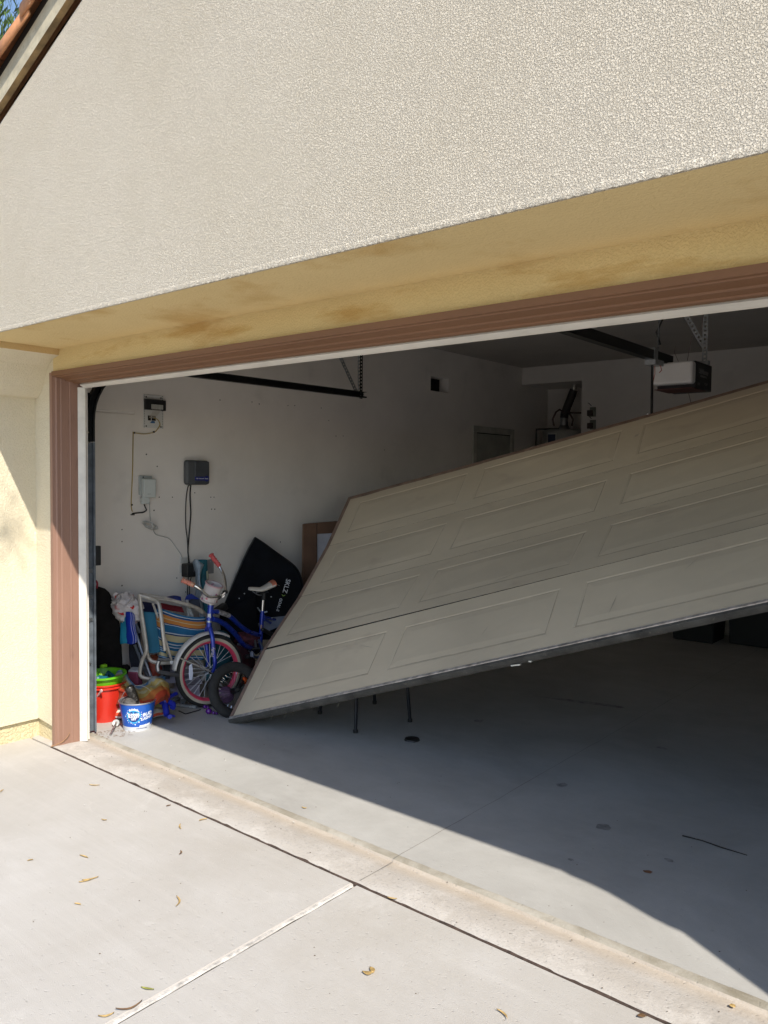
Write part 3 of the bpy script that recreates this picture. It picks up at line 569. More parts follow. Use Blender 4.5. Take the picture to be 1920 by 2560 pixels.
# ------------------------------------------------------------------ back wall: alcove with water heater, controls, door, bins
HY = 6.42; HC = (.0, HY)
a = on(1342, 1075, 1, HY-.2); b_ = on(1446, 1075, 1, HY-.2); hx = a.x+.27; ztop = a.z
heat = thing('water_heater', 'grey water heater with flue pipe standing in the back alcove', 'water heater', (hx, HY, .45))
b = MB(); b.lathe([(0, .45), (.26, .45), (.262, .5), (.262, ztop-.02), (.25, ztop), (.06, ztop+.012), (0, ztop+.012)], 32, Matrix.Translation((hx, HY, 0))); b.build('tank', mat('heater_enamel', (.34, .34, .32), .45), heat)
b = MB(); b.bb((XW+.02, YB+.05, .0), (AX1-.02, YA-.02, .45)); b.build('platform', m_wall, heat, smooth=0)
def cylp(a, b_, n_=6): return [Vector(a).lerp(Vector(b_), i/n_) for i in range(n_+1)]
b = MB(); f1 = on(1410, 1062, 1, HY); f2 = on(1437, 962, 1, HY); b.lathe([(.06, 0), (.085, 0), (.05, .05), (.05, .09)], 16, Matrix.Translation((f1.x, HY, ztop+.01))); b.tube([(f1.x, HY, ztop+.08), (f1.x, HY, ztop+.16)], .046, 12); b.build('draft_hood', m_galv, heat)
b = MB(); b.tube([(f1.x, HY, ztop+.15), (f1.x+.005, HY, ztop+.2), (f2.x-.01, HY, f2.z-.06)], .05, 14); b.build('flue', mat('dark_flue', (.05, .045, .042), .5, metal=.4), heat)
b = MB(); b.tube([(f2.x-.01, HY, f2.z-.07), (f2.x, HY, f2.z-.01), (f2.x, HY, AZ)], .034, 14); b.build('flue_elbow', m_chrome, heat)
b = MB(); c = on(1385, 1065, 1, HY-.05); d = on(1390, 1030, 1, HY-.05); e = on(1408, 1030, 1, HY-.05)
b.tube([c, c.lerp(d, .5)+Vector((-.03, 0, 0)), d, d.lerp(e, .5)+Vector((0, 0, .03)), e, e+Vector((.1, .1, -.01)), (AX1-.01, HY+.1, e.z-.01)], .011, 6); c = on(1430, 1065, 1, HY-.05); b.tube([c, c+Vector((.01, 0, .08)), c+Vector((-.04, 0, .16)), c+Vector((-.08, .05, .2))], .011, 6); b.build('water_pipe', mat('pipe_dark', (.08, .035, .03), .5), heat)
b = MB(); pl = on(1369, 1083, 1, HY-.26); pr = on(1392, 1083, 1, HY-.26); b.bb((pl.x, HY-.268, pl.z-.16), (pr.x, HY-.262, pl.z)); b.build('rating_label', mat('label_white', (.5, .5, .47), .5), heat, smooth=0)
b = MB(); b.bb((pl.x+.01, HY-.270, pl.z-.15), (pr.x-.012, HY-.2685, pl.z-.015)); b.build('label_print', mat('label_navy', (.01, .02, .06), .5), heat, smooth=0)
b = MB(); p = on(1341, 1073, 1, HY-.24); q = on(1340, 1120, 1, HY-.24); b.tube([q+Vector((0, 0, -.3)), q, p, p+Vector((.25, .1, 0))], .012, 6); b.build('strap', m_black, heat)
for i, (px, py) in enumerate(((1481, 1030), (1481, 1062))):
    p = on(px, py, 1, YB-.001)
    t = thing('wall_control', ('upper' if i == 0 else 'lower')+' small switch box on the back wall beside the heater alcove', 'switch', p, 'switch boxes on the back wall')
    b = MB(); b.bb((p.x-.028, YB-.012, p.z-.055), (p.x+.045, YB-.002, p.z+.055)); b.build('plate', mat('plate_green', (.22, .23, .19), .6), t, bevel=.003)
    b = MB(); b.bb((p.x-.05, YB-.04, p.z-.045), (p.x+.012, YB-.013, p.z+.02)); b.build('switch_body', mat('brown_plastic', (.06, .04, .035), .5), t, bevel=.004)
    b = MB(); b.tube([(p.x-.01, YB-.01, p.z+.07), (p.x-.04, YB-.01, p.z+.10), (p.x-.055, YB-.008, p.z+.105)], .004, 5); b.build('wire', m_blk, t)
# side door in the left wall
p = on(1181, 1064, 0, XW); q = on(1283, 1074, 0, XW); zt = (p.z+q.z)/2
sdr = thing('side_door', 'pale flush door with white casing in the left garage wall', 'door', (XW, (p.y+q.y)/2, 0))
cw = .07
m_trim = mat('door_trim', (.50, .49, .44), .5)
b = MB(); b.bb((XW+.001, p.y, .02), (XW+.018, p.y+cw, zt-cw)); b.bb((XW+.001, q.y-cw, .02), (XW+.018, q.y, zt-cw)); b.bb((XW+.001, p.y, zt-cw), (XW+.019, q.y, zt)); b.build('casing', m_trim, sdr, bevel=.004)
b = MB(); b.bb((XW-.02, p.y+cw+.004, .03), (XW+.004, q.y-cw-.004, zt-cw-.012)); b.build('door_leaf', mat('door_leaf', (.36, .36, .32), .5), sdr, smooth=0)
b = MB(); b.bb((XW+.0005, p.y+cw, zt-cw-.013), (XW+.003, q.y-cw, zt-cw-.001)); b.build('door_gap', m_dark, sdr, smooth=0)
b = MB(); b.lathe([(0, .06), (.025, .055), (.028, .04), (.012, .025), (.012, 0)], 16, Matrix.Translation((XW+.004, q.y-cw-.07, .95)) @ Matrix.Rotation(R(90), 4, 'Y')); b.build('door_knob', m_galv, sdr)
# dark bins by the back wall
m_bin = mat('dark_bin', (.010, .014, .016), .6)
for i, (xa, xb, yf, h) in enumerate(((1.52, 1.95, 5.45, .42), (2.02, 2.9, 5.6, .55))):
    t = thing('storage_bin', ('smaller left' if i == 0 else 'larger right')+' dark storage bin on the floor at the back of the garage', 'bin', ((xa+xb)/2, yf+.2, ZF))
    b = MB(); b.add([(xa+.02, yf+.02, ZF), (xb-.02, yf+.02, ZF), (xb-.02, yf+.38, ZF), (xa+.02, yf+.38, ZF), (xa, yf, h), (xb, yf, h), (xb, yf+.4, h), (xa, yf+.4, h)], [(3, 2, 1, 0), (0, 1, 5, 4), (1, 2, 6, 5), (2, 3, 7, 6), (3, 0, 4, 7), (4, 5, 6, 7)]); b.build('bin_body', m_bin, t, bevel=.01)
    b = MB(); b.bb((xa-.015, yf-.015, h), (xb+.015, yf+.415, h+.04)); b.build('bin_lid', m_bin, t, bevel=.01)
# metal stool trapped behind the door
stl = thing('metal_stool', 'dark metal legged stool trapped behind the fallen door', 'stool', (.95, 1.43, ZF))
legs = [(1.124, 1.158), (1.24, 1.561), (.68, 1.295), (.80, 1.72)]
mid = Vector((.95, 1.43, 0))
for x, y in legs:
    b = MB(); top = Vector((x, y, .44)).lerp(Vector((mid.x, mid.y, .44)), .12); b.tube([(x, y, ZF+.01), top], .011, 8); b.build('leg', mat('dark_steel', (.02, .022, .03), .4, metal=.5), stl)
    b = MB(); b.tube([(x, y, ZF), (x, y, ZF+.02)], .015, 8); b.build('foot', m_rubber, stl)
b = MB(); tp = [Vector((x, y, .44)).lerp(Vector((mid.x, mid.y, .44)), .05) for x, y in (legs[0], legs[1], legs[3], legs[2])]; b.prism(tp, (0, 0, .03)); b.build('seat', m_blk, stl, bevel=.008)
p = on(1030, 1850, 2, ZF); b = MB(); b.lathe([(0, .012), (.030, .012), (.044, .010), (.048, 0)], 20, Matrix.Translation(p)); tag(b.build('floor_disc', m_blk), 'flat round black disc lying on the garage floor below the stool legs', 'disc')
# stains on the floor
def stain(px, py, sx, sy, ang, m_, seed, z=ZF+.0016):
    p = on(px, py, 2, z); P = []
    for i in range(26):
        a = 2*math.pi*i/26; rr = 1+.45*noise.noise((math.cos(a)*1.5+seed*3.1, math.sin(a)*1.5, seed)); x = sx*rr*math.cos(a); y = sy*rr*math.sin(a)
        P.append((p.x+x*math.cos(ang)-y*math.sin(ang), p.y+x*math.sin(ang)+y*math.cos(ang), z))
    return MB().add(P, [tuple(range(26))])
m_st = mat('oil_stain', (.29, .28, .265), .6, var=.25, vs=20); m_st2 = mat('rust_spot', (.20, .09, .04), .9)
for i, (px, py, sx, sy, an) in enumerate(((1470, 1757, .34, .028, .25), (1508, 2067, .035, .03, 0), (1197, 1802, .03, .03, 0), (1427, 2149, .012, .01, 0), (1672, 2150, .02, .016, 0), (1405, 1962, .03, .025, 1), (1655, 1870, .03, .02, 0))):
    stain(px, py, sx, sy, an, m_st, i).build('floor_stain', m_st, gfo, smooth=0)
stain(1619, 2179, .02, .012, .4, m_st2, 9).build('rust_spot', m_st2, gfo, smooth=0)
p = on(1706, 2089, 2, ZF+.004); q = on(1868, 2138, 2, ZF+.004); b = MB(); b.tube([p, p.lerp(q, .3)+Vector((.004, .006, .002)), p.lerp(q, .6), q], [.003, .0025, .003, .0015], 6)
tag(b.build('twig', mat('twig', (.03, .025, .02), .9)), 'thin dark twig lying on the shaded garage floor', 'twig')
# ------------------------------------------------------------------ things on the left wall
def rbox(name, c0, c1, m_, parent, bevel=.004, seg=3): b = MB(); b.bb(c0, c1); return b.build(name, m_, parent, bevel=bevel, seg=seg)
def wpt(px, py, off=.004): p = on(px, py, 0, XW+off); return p
def arc(pts, n_=4):
    """smooth Catmull-Rom through points"""
    P = [Vector(p) for p in pts]; out = []
    for i in range(len(P)-1):
        p0 = P[max(i-1, 0)]; p1 = P[i]; p2 = P[i+1]; p3 = P[min(i+2, len(P)-1)]
        for k in range(n_):
            t = k/n_; out.append(.5*((2*p1)+(p2-p0)*t+(2*p0-5*p1+4*p2-p3)*t*t+(3*p1-p0-3*p2+p3)*t**3))
    return out+[P[-1]]
a = wpt(358, 985); b_ = wpt(408, 1072)
pan = thing('wiring_panel', 'white perforated wiring panel with black terminal block, high on the left wall', 'wiring panel', (XW, a.y, b_.z))
ya, yb, zb, zt = a.y, b_.y, b_.z, a.z
m_pan = mat('panel_white', (.66, .66, .64), .5, var=.03)
# plate as real perforated sheet: rows of holes left and right as dark inset discs, one stuff part
rbox('panel_plate', (XW+.001, ya, zb), (XW+.008, yb, zt), m_pan, pan, .002)
hb = MB()
for i in range(20):
    for yy in (ya+.008, yb-.008): hb.box((XW+.0085, yy, zb+.006+i*(zt-zb-.012)/19), (.001, .004, .0045))
tag(hb.build('perforations', m_dark, pan, smooth=0), kind='stuff')
for yy in (ya+.022, yb-.022):
    for zz in (zb+.012, zt-.018): b = MB(); b.lathe([(0, .003), (.005, .002), (.006, 0)], 10, Matrix.Translation((XW+.008, yy, zz)) @ Matrix.Rotation(R(90), 4, 'Y')); b.build('screw', m_blk, pan)
tb = zt-.035
rbox('terminal_block', (XW+.008, ya+.002, tb-.075), (XW+.035, yb+.004, tb), m_blk, pan, .003)
for i in range(8): rbox('terminal', (XW+.035, ya+.045+i*.0125, tb-.068), (XW+.042, ya+.053+i*.0125, tb-.035), mat('terminal_white', (.5, .5, .46), .5), pan, .001)
b = MB(); b.bb((XW+.0081, ya+.035, tb-.15), (XW+.0095, ya+.06, tb-.115)); b.build('knockout', m_dark, pan, smooth=0); b = MB(); b.bb((XW+.0081, ya+.066, tb-.15), (XW+.0095, ya+.10, tb-.115)); b.build('knockout', m_dark, pan, smooth=0)
for i in range(7):
    y0 = ya+.05+i*.0125; b = MB(); b.tube(arc([(XW+.04, y0, tb-.06), (XW+.035, y0-.004*i+.01, tb-.09), (XW+.02, ya+.045+i*.008, tb-.12), (XW+.006, ya+.05+i*.006, tb-.135)]), .0015, 4); b.build('wire', mat('thin_wire', (.55, .5, .42), .6), pan)
b = MB(); b.prism([(XW+.0085, yy, zz) for yy, zz in ((ya+.052, zb+.035), (ya+.068, zb+.052), (ya+.092, zb+.05), (ya+.094, zb+.036))], (.0005, 0, 0)); b.build('blue_logo', mat('logo_blue', (.05, .15, .34), .6), pan, smooth=0)
m_yel = mat('yellow_cable', (.42, .30, .08), .6)
yc = thing('yellow_cable', 'yellow cable stapled down the left wall below the wiring panel', 'cable', wpt(330, 1200))
b = MB(); b.tube(arc([(XW+.012, ya+.085, tb-.13), wpt(395, 1050, .03), wpt(400, 1062, .025), wpt(392, 1075, .01), wpt(384, 1081, .006), wpt(360, 1085, .006), wpt(335, 1082, .006), wpt(333, 1085, .006), wpt(332, 1150, .006), wpt(330.5, 1200, .006), wpt(328, 1262, .006), wpt(331, 1279, .006)]), .0035, 6); b.build('jacket', m_yel, yc)
for px, py in ((335, 1082), (384, 1080), (329, 1262)): p = wpt(px, py); rbox('staple', (XW+.001, p.y-.006, p.z-.006), (XW+.012, p.y+.006, p.z+.006), m_blk, yc, .002)
# pale network box
a = wpt(350, 1197); b_ = wpt(381, 1254)
ont = thing('network_box', 'pale grey upright network box on the left wall, black cable curling from below', 'network box', (XW, a.y, b_.z))
m_ont = mat('ont_grey', (.60, .64, .62), .45, var=.03)
rbox('back_plate', (XW+.001, a.y-.012, b_.z+.05), (XW+.018, b_.y-.01, a.z+.022), mat('ont_back', (.42, .45, .44), .5), ont, .004)
rbox('front_cover', (XW+.018, a.y, b_.z+.03), (XW+.052, b_.y, a.z), m_ont, ont, .006); rbox('cable_cover', (XW+.010, a.y-.004, b_.z-.015), (XW+.044, a.y+.055, b_.z+.03), m_ont, ont, .006)
rbox('screw', (XW+.018, a.y+.012, a.z+.008), (XW+.022, a.y+.02, a.z+.016), m_blk, ont, .001)
b = MB(); b.bb((XW+.052, a.y+.03, b_.z+.055), (XW+.0526, a.y+.055, b_.z+.058)); b.build('small_print', mat('print_grey', (.3, .32, .32), .6), ont, smooth=0)
b = MB(); b.tube(arc([wpt(358, 1254, .03), wpt(363, 1268, .03), wpt(366, 1275, .02), wpt(358, 1281, .012), wpt(345, 1282, .008), wpt(331, 1284, .006)]), .0045, 6); b.build('black_lead', m_blk, ont)
rbox('cable_clip', wpt(329, 1282)+Vector((0, -.01, -.01)), wpt(334, 1290)+Vector((.012, .004, .006)), m_blk, ont, .003)
m_wc = mat('white_cord', (.50, .50, .48), .5)
cd = thing('wall_lead', 'white power cord hanging in a tied coil below the network box', 'cord', wpt(385, 1310))
b = MB(); b.tube(arc([wpt(373, 1240, .02), wpt(374, 1270, .01), wpt(376, 1302, .012)]), .003, 6)
b.build('lead', m_wc, cd)
c0 = wpt(373, 1313, .02); b = MB(); pts = []
for i in range(54):
    th = i*.7; rr = .055+.008*math.sin(i*1.3); pts.append(c0+Vector((.012*math.sin(i*.9)+.012, rr*math.cos(th)*1.0, -.02*math.sin(th)-rr*math.cos(th)*.33+.006*math.sin(i*.37))))
b.tube(pts, .0028, 5); b.build('coil', m_wc, cd)
b = MB(); b.tube([c0+Vector((.034, .0, .022)), c0+Vector((.036, .004, -.02))], .005, 6); b.build('tie', m_white, cd)
b = MB(); b.tube(arc([wpt(382, 1322, .02), wpt(390, 1336, .01), wpt(410, 1342, .006), wpt(425, 1348, .006), wpt(440, 1368, .006), wpt(452, 1385, .008), wpt(456, 1398, .012)]), .003, 6); b.build('lead', m_wc, cd)
# grey wifi box
a = wpt(456, 1150); b_ = wpt(514, 1212)
wf = thing('router_box', 'rounded dark grey box with blue label on the left wall, two black cables below', 'router', (XW, a.y, b_.z))
m_rt = mat('router_grey', (.085, .092, .10), .5, var=.06)
rbox('shell', (XW+.006, a.y, b_.z), (XW+.055, b_.y, a.z), m_rt, wf, .022, 5)
yk = a.y+(b_.y-a.y)*.33
rbox('face', (XW+.03, yk, b_.z+.006), (XW+.062, b_.y-.005, a.z-.006), mat('router_face', (.06, .066, .075), .6), wf, .012, 3)
rbox('label_band', (XW+.062, yk, b_.z+.034), (XW+.0628, b_.y-.012, b_.z+.062), mat('label_blue', (.005, .015, .19), .5), wf, 0)
b = MB(); b.lathe([(0, 0), (.022, 0)], 20, Matrix.Translation((XW+.0626, b_.y-.035, b_.z+.048)) @ Matrix.Rotation(R(90), 4, 'Y')); b.build('label_disc', mat('label_blue', (0, 0, 0)), wf)
Mw = Matrix(((0, 0, 1, XW+.0632), (1, 0, 0, (yk+b_.y)/2-.006), (0, 1, 0, b_.z+.048), (0, 0, 0, 1)))
text('Wifi  Network  Ready', .0125, 'lettering', m_white, wf, Mw, bold=.0003)
for k, (pts, r_) in enumerate(((((475, 1212), (470, 1217), (466, 1240), (464, 1280), (465, 1320), (468, 1345), (470, 1380), (471, 1408)), .0038), (((477, 1212), (475, 1240), (477, 1280), (475, 1310), (472, 1345), (470, 1380), (474, 1410)), .0052))):
    b = MB(); b.tube(arc([wpt(x, y, .012) for x, y in pts]), r_, 6); b.build('cable', m_blk, wf)
# outlets
a = wpt(449, 1393); b_ = wpt(470, 1412)
for i, (x0, y0, x1, y1, lab) in enumerate(((450, 1393, 469, 1407, 'white outlet plate above, half covered by the black power adapter'), (449, 1412, 460, 1432, 'lower white outlet plate left of the black power adapter'))):
    a = wpt(x0, y0); b_ = wpt(x1, y1); t = thing('wall_outlet', lab, 'outlet', (XW, a.y, b_.z), 'outlets by the power adapter'); rbox('outlet_plate', (XW+.001, a.y, b_.z), (XW+.008, b_.y, a.z), m_white, t, .002); rbox('socket', (XW+.008, a.y+.006, b_.z+.008), (XW+.010, b_.y-.006, a.z-.008), mat('socket', (.5, .5, .48), .5), t, .002)
a = wpt(517, 1399); b_ = wpt(534, 1433); t = thing('grey_cover_plate', 'grey blank cover plate on the wall behind the pink handlebar grip', 'cover plate', (XW, a.y, b_.z)); rbox('plate', (XW+.001, a.y, b_.z), (XW+.007, b_.y, a.z), mat('grey_plate', (.25, .25, .26), .5), t, .002); rbox('screw', (XW+.007, (a.y+b_.y)/2-.003, a.z-.02), (XW+.009, (a.y+b_.y)/2+.003, a.z-.014), m_galv, t, .001)
a = wpt(461, 1410, .05); b_ = wpt(491, 1440, .05)
pa = thing('power_adapter', 'bulky black power adapter plugged in below the router cables', 'power adapter', (XW, a.y, b_.z)); rbox('body', (XW+.01, a.y, b_.z), (XW+.085, b_.y, a.z), m_blk, pa, .008)
Mw = Matrix(((0, 0, 1, XW+.0856), (1, 0, 0, (a.y+b_.y)/2+.01), (0, 1, 0, (a.z+b_.z)/2), (0, 0, 0, 1)))
b = MB()
for k in range(8): th = k*.785; b.tube([Mw @ Vector((.011*math.cos(th), .011*math.sin(th), 0)), Mw @ Vector((.011*math.cos(th+.5), .011*math.sin(th+.5), 0))], .0014, 4)
b.tube([Mw @ Vector((-.005, 0, 0)), Mw @ Vector((.005, .003, 0))], .0014, 4); b.build('emblem', m_print, pa)
for o_ in (0, .018):
    b = MB(); b.tube(arc([(XW+.04, a.y+.045+o_*1.6, b_.z+.01), (XW+.035, a.y+.04+o_, b_.z-.06), (XW+.03, a.y+.042+o_, b_.z-.16), (XW+.03, a.y+.05, b_.z-.26)]), .004, 6); b.build('cable', m_blk, pa)
# ------------------------------------------------------------------ clutter, front left
def curve_sheet(name, rows, m_, parent=None, nu=14, nv=14, wob=.006, freq=9, seed=0, solid=.004, sub=0):
    """cloth through a grid of control points (rows of equal length)"""
    G = [[Vector(p) for p in r_] for r_ in rows]
    def cr(P, t):
        n_ = len(P)-1; x = min(t*n_, n_-1e-6); i = int(x); f = x-i; p0 = P[max(i-1, 0)]; p1 = P[i]; p2 = P[i+1]; p3 = P[min(i+2, n_)]
        return .5*((2*p1)+(p2-p0)*f+(2*p0-5*p1+4*p2-p3)*f*f+(3*p1-p0-3*p2+p3)*f**3)
    def fn(u, v):
        p = cr([cr(r_, u) for r_ in G], v); q = p*freq+Vector((seed, seed*2, 0)); return p+Vector((noise.noise(q), noise.noise(q+Vector((7, 3, 1))), noise.noise(q+Vector((1, 9, 5)))))*wob
    b = MB(); b.grid(fn, nu, nv); return b.build(name, m_, parent, smooth=80, solid=solid, subsurf=sub)
# red bucket
def bucket(name, label, cx, cy, z0, rb_, rt_, h, m_, cat='bucket', lip=.008, n_=40, M=None):
    t = thing(name, label, cat, (cx, cy, z0)); T_ = (M or Matrix.Identity(4)); T_ = Matrix.Translation((cx, cy, z0)) @ T_
    b = MB(); b.lathe([(0, .004), (rb_-.01, .002), (rb_, 0), (rb_+.001, .006), (rt_, h-.006), (rt_+lip, h-.004), (rt_+lip, h+.004), (rt_-.001, h+.005), (rt_-.004, h-.004), (rb_-.004, .01), (0, .01)], n_, T_); b.build('body', m_, t); return t, T_
m_red = mat('red_plastic', (.62, .03, .015), .35, var=.06, coat=.3); m_red2 = m_red
rbk, T_ = bucket('red_bucket', 'red plastic beach bucket behind the door track, a green bucket nested in it', -.285, .285, ZF, .088, .128, .245, m_red)
b = MB()
for k in range(5): b.lathe([(.1285, .232), (.137, .228), (.137, .222), (.127, .220)], 40, T_); break
b.build('rim_band', m_red, rbk)
hd_ = on(245, 1745, 1, .19); b = MB(); p0 = on(232, 1757, 1, .20); p1 = on(253, 1727, 1, .185); b.beam(p0, p1, .010, .006, (0, 1, 0)); b.lathe([(.005, -.003), (.011, -.003), (.011, .003), (.005, .003), (.005, -.003)], 16, Matrix.Translation(p1) @ Matrix.Rotation(R(90), 4, 'X')); b.build('handle', mat('pink_white_handle', (.75, .55, .55), .4), rbk)
m_grn = mat('lime_plastic', (.15, .55, .015), .4, var=.05, trans=.15)
gbk, T_ = bucket('green_bucket', 'lime green beach bucket nested in the red one, blue toys inside', -.285, .285, ZF+.135, .075, .124, .165, m_grn, lip=.014, M=Matrix.Rotation(R(3), 4, _r))
b = MB(); b.bb((-.37, .30, .355), (-.345, .34, .335)); b.tube([(-.33, .26, .205), (-.345, .30, .30)], [.014, .02], 8); b.build('spout', mat('lime_light', (.28, .65, .02), .4), gbk, bevel=.004)
ty = MB()
for k in range(6): ty.tube([(-.285+.06*math.cos(k), .285+.06*math.sin(k*1.7), .27+.004*k), (-.285-.06*math.cos(k*1.3), .285-.06*math.sin(k), .285+.003*k)], .013, 6)
tag(ty.build('beach_toy', mat('teal_plastic', (.01, .13, .20), .4)), 'tangle of dark teal toys inside the green bucket', 'toy')
# blue metal bucket with print
BX, BY, BR0, BR1, BH = .028, .322, .083, .112, .178
m_bb = mat('tin_blue', (.015, .11, .52), .32, var=.05, metal=.25, coat=.3); m_tin = mat('tin_white', (.66, .68, .72), .35, var=.06, metal=.2)
bbk = thing('blue_metal_bucket', 'blue printed metal bucket with white lettering standing in the sun, shoes inside', 'bucket', (BX, BY, ZF)); T_ = Matrix.Translation((BX, BY, ZF))
def br(z): return BR0+(BR1-BR0)*z/BH
b = MB(); b.lathe([(br(.03), .03), (br(.172), .172)], 48, T_); b.build('printed_wall', m_bb, bbk)
b = MB(); b.lathe([(0, .004), (BR0-.004, .003), (BR0+.001, 0), (br(.03)+.0003, .03)], 48, T_); b.build('base_band', m_tin, bbk)
b = MB(); b.lathe([(br(.171), .171), (BR1+.003, .174), (BR1+.004, .178), (BR1+.001, .181), (BR1-.003, .178), (BR1-.006, .16), (BR0-.003, .01), (0, .01)], 48, T_); b.build('rim', mat('tin_rim', (.55, .56, .6), .3, metal=.8), bbk)
cdir = math.atan2(CAM.y-BY, CAM.x-BX)
def wrap(u, z, off=.0008): a = cdir+u/.096; r_ = br(z)+off; return Vector((BX+r_*math.cos(a), BY+r_*math.sin(a), ZF+z))
def wtext(body, size, u0, z0, m_, nm='lettering', bold=0, rot=0, off=.0016, shear=0):
    c, s_ = math.cos(rot), math.sin(rot)
    return text(body, size, nm, m_, bbk, None, extrude=.0002, bold=bold, warp=lambda q: wrap(u0+(q.x+shear*q.y)*c-q.y*s_, z0+q.x*s_+q.y*c, off+q.z))
m_pw = mat('print_white', (.80, .82, .85), .45, var=.03); m_pc = mat('print_cyan', (.03, .36, .68), .45, var=.1, vs=60); m_pn = mat('print_navy', (.008, .04, .22), .45)
def disc(r0, r1, u0, z0, m_, nm, off, n_=36, jag=0, ph=0):
    b = MB(); P = []; 
    for k in range(n_):
        a = 2*math.pi*k/n_; rr = r1*(1+jag*(((k*7+ph) % 5)/5-.4)); P.append(wrap(u0+rr*math.cos(a), z0+rr*math.sin(a), off))
    for rr in ((r0+r1)/2, r0):
        for k in range(n_):
            a = 2*math.pi*k/n_; P.append(wrap(u0+rr*math.cos(a), z0+rr*math.sin(a), off))
    b.add(P, [(w_*n_+k, w_*n_+(k+1) % n_, (w_+1)*n_+(k+1) % n_, (w_+1)*n_+k) for w_ in (0, 1) for k in range(n_)]); return b.build(nm, m_, bbk, smooth=0)
U0 = -.022
disc(.032, .043, U0, .098, m_pc, 'splash_ring', .0005, jag=.25); disc(.0005, .0345, U0, .098, m_pn, 'round_badge', .0009)
for k in range(22):
    a = 2*math.pi*k/22; rr = .044+.004*(k % 3); u = U0+rr*math.cos(a); z = .098+rr*math.sin(a)*.98
    if z < .036: continue
    b = MB(); q = .0022+.0012*(k % 2); P = [wrap(u+q*math.cos(a+h*1.257+.3)*(1.5 if h % 2 else 1), z+q*math.sin(a+h*1.257)*(1.6 if (h+k) % 2 else .9), .0007) for h in range(5)]; b.add(P, [(0, 1, 2, 3, 4)]); b.build('splash_drop', m_pw, bbk, smooth=0)
for k in range(9):
    a = 1.05+k*.13; b = MB(); r0, r1 = .041, .052+.003*(k % 2); P = [wrap(U0+rr*math.cos(a+da), .098+rr*math.sin(a+da), .0008) for rr, da in ((r0, -.04), (r1, -.05), (r1, .03), (r0, .05))]; b.add(P, [(0, 1, 2, 3)]); b.build('splash_drop', m_pw, bbk, smooth=0)
wtext('SUMMER', .0175, U0, .1125, m_pw, bold=.0009); wtext('BUCKET', .0175, U0, .0975, m_pw, bold=.0009); wtext('LIST', .0175, U0, .0825, m_pw, bold=.0009); disc(.0005, .006, U0, .123, m_pc, 'badge_oval', .0013, n_=16)
wtext('BUD', .030, .060, .108, m_pw, bold=.0009, shear=.25, rot=.12); wtext('LIGHT', .027, .060, .083, m_pw, bold=.0009, shear=.25, rot=.12)
for k in range(6):
    b = MB(); u = .028+.007*k; P = [wrap(u+q*.9+.012*math.sin(q*30), .10+.05*q/.05*(.6+.1*k)+(-.03 if k < 3 else .0), .0006) for q in (0, .01, .02)]; P2 = [wrap(u+.003+q*.9+.012*math.sin(q*30), .10+.05*q/.05*(.6+.1*k)+(-.03 if k < 3 else .0), .0006) for q in (0, .01, .02)]
    b.add(P+P2, [(0, 1, 4, 3), (1, 2, 5, 4)]); b.build('splash_streak', m_pc, bbk, smooth=0)
b = MB(); P = []
for k in range(24): u = .012+k*.0035; P += [wrap(u, .031, .0006), wrap(u, .034+.007*abs(math.sin(k*.9))+.006*(k/24), .0006)]
b.add(P, [(2*k, 2*k+2, 2*k+3, 2*k+1) for k in range(23)]); b.build('ice_print', m_pw, bbk, smooth=0)
wtext('SUPERBUCKETS OF SUMMER', .006, .03, .019, m_pn, bold=.0002)
b = MB(); hp_ = []
for k in range(17): a = math.pi*k/16; hp_.append((BX+.098*math.cos(a)*math.cos(cdir+1.57)-.03*math.sin(a)*math.cos(cdir), BY+.098*math.cos(a)*math.sin(cdir+1.57)-.03*math.sin(a)*math.sin(cdir), ZF+.175+.085*math.sin(a)))
b.tube(hp_, .0016, 6); b.build('wire_handle', m_galv, bbk)
t = thing('dark_shoe', 'worn black shoe standing upright in the blue metal bucket', 'shoe', (BX, BY, .1)); b = MB(); b.tube(arc([(BX-.02, BY+.02, .10), (BX-.035, BY-.005, .20), (BX-.048, BY-.02, .25), (BX-.056, BY-.03, .275)]), [.03]*4+[.031]*4+[.032]*2+[.03, .026, .012], 12); b.build('upper', mat('black_leather', (.02, .018, .016), .35, var=.5, vs=40, bump=1, bs=60, bdist=.01, coat=.3), t)
b = MB(); b.tube([(BX-.005, BY+.02, .15), (BX-.03, BY-.012, .235), (BX-.042, BY-.03, .272)], .010, 6); b.build('lace_flap', mat('grey_lace', (.12, .11, .10), .7, var=.4, vs=60), t)
b = MB(); b.lathe([(0, .052), (.025, .046), (.042, .02), (.045, 0), (.0, -.03)], 16, Matrix.Translation((BX-.03, BY-.035, .155)) @ Matrix.Rotation(.4, 4, 'X')); tag(b.build('grey_shoe', mat('grey_rubber', (.10, .095, .09), .7, var=.3, vs=30, bump=.6, bs=50, bdist=.006)), 'grey rubber clog tucked in the left of the blue metal bucket', 'shoe')
# metal clip on the floor beside the bucket
kp = on(290, 1812, 2, ZF+.012); t = thing('metal_key_clip', 'grey metal clip with a round eye lying left of the blue bucket', 'clip', kp)
b = MB(); Mx = Matrix.Translation(kp+Vector((0, 0, .012))) @ Matrix.Rotation(.9, 4, 'Z') @ Matrix.Rotation(1.1, 4, 'X'); b.lathe([(.008, -.004), (.021, -.005), (.024, 0), (.021, .005), (.008, .004), (.008, -.004)], 24, Mx); b.build('eye', mat('dull_steel', (.30, .30, .29), .45, metal=.6, var=.3, vs=40), t)
kq = on(276, 1837, 2, ZF+.006); b = MB(); b.beam(kp+Vector((0, 0, .010)), kq, .013, .006); b.build('shank', mat('dull_steel', (0, 0, 0)), t, bevel=.002)
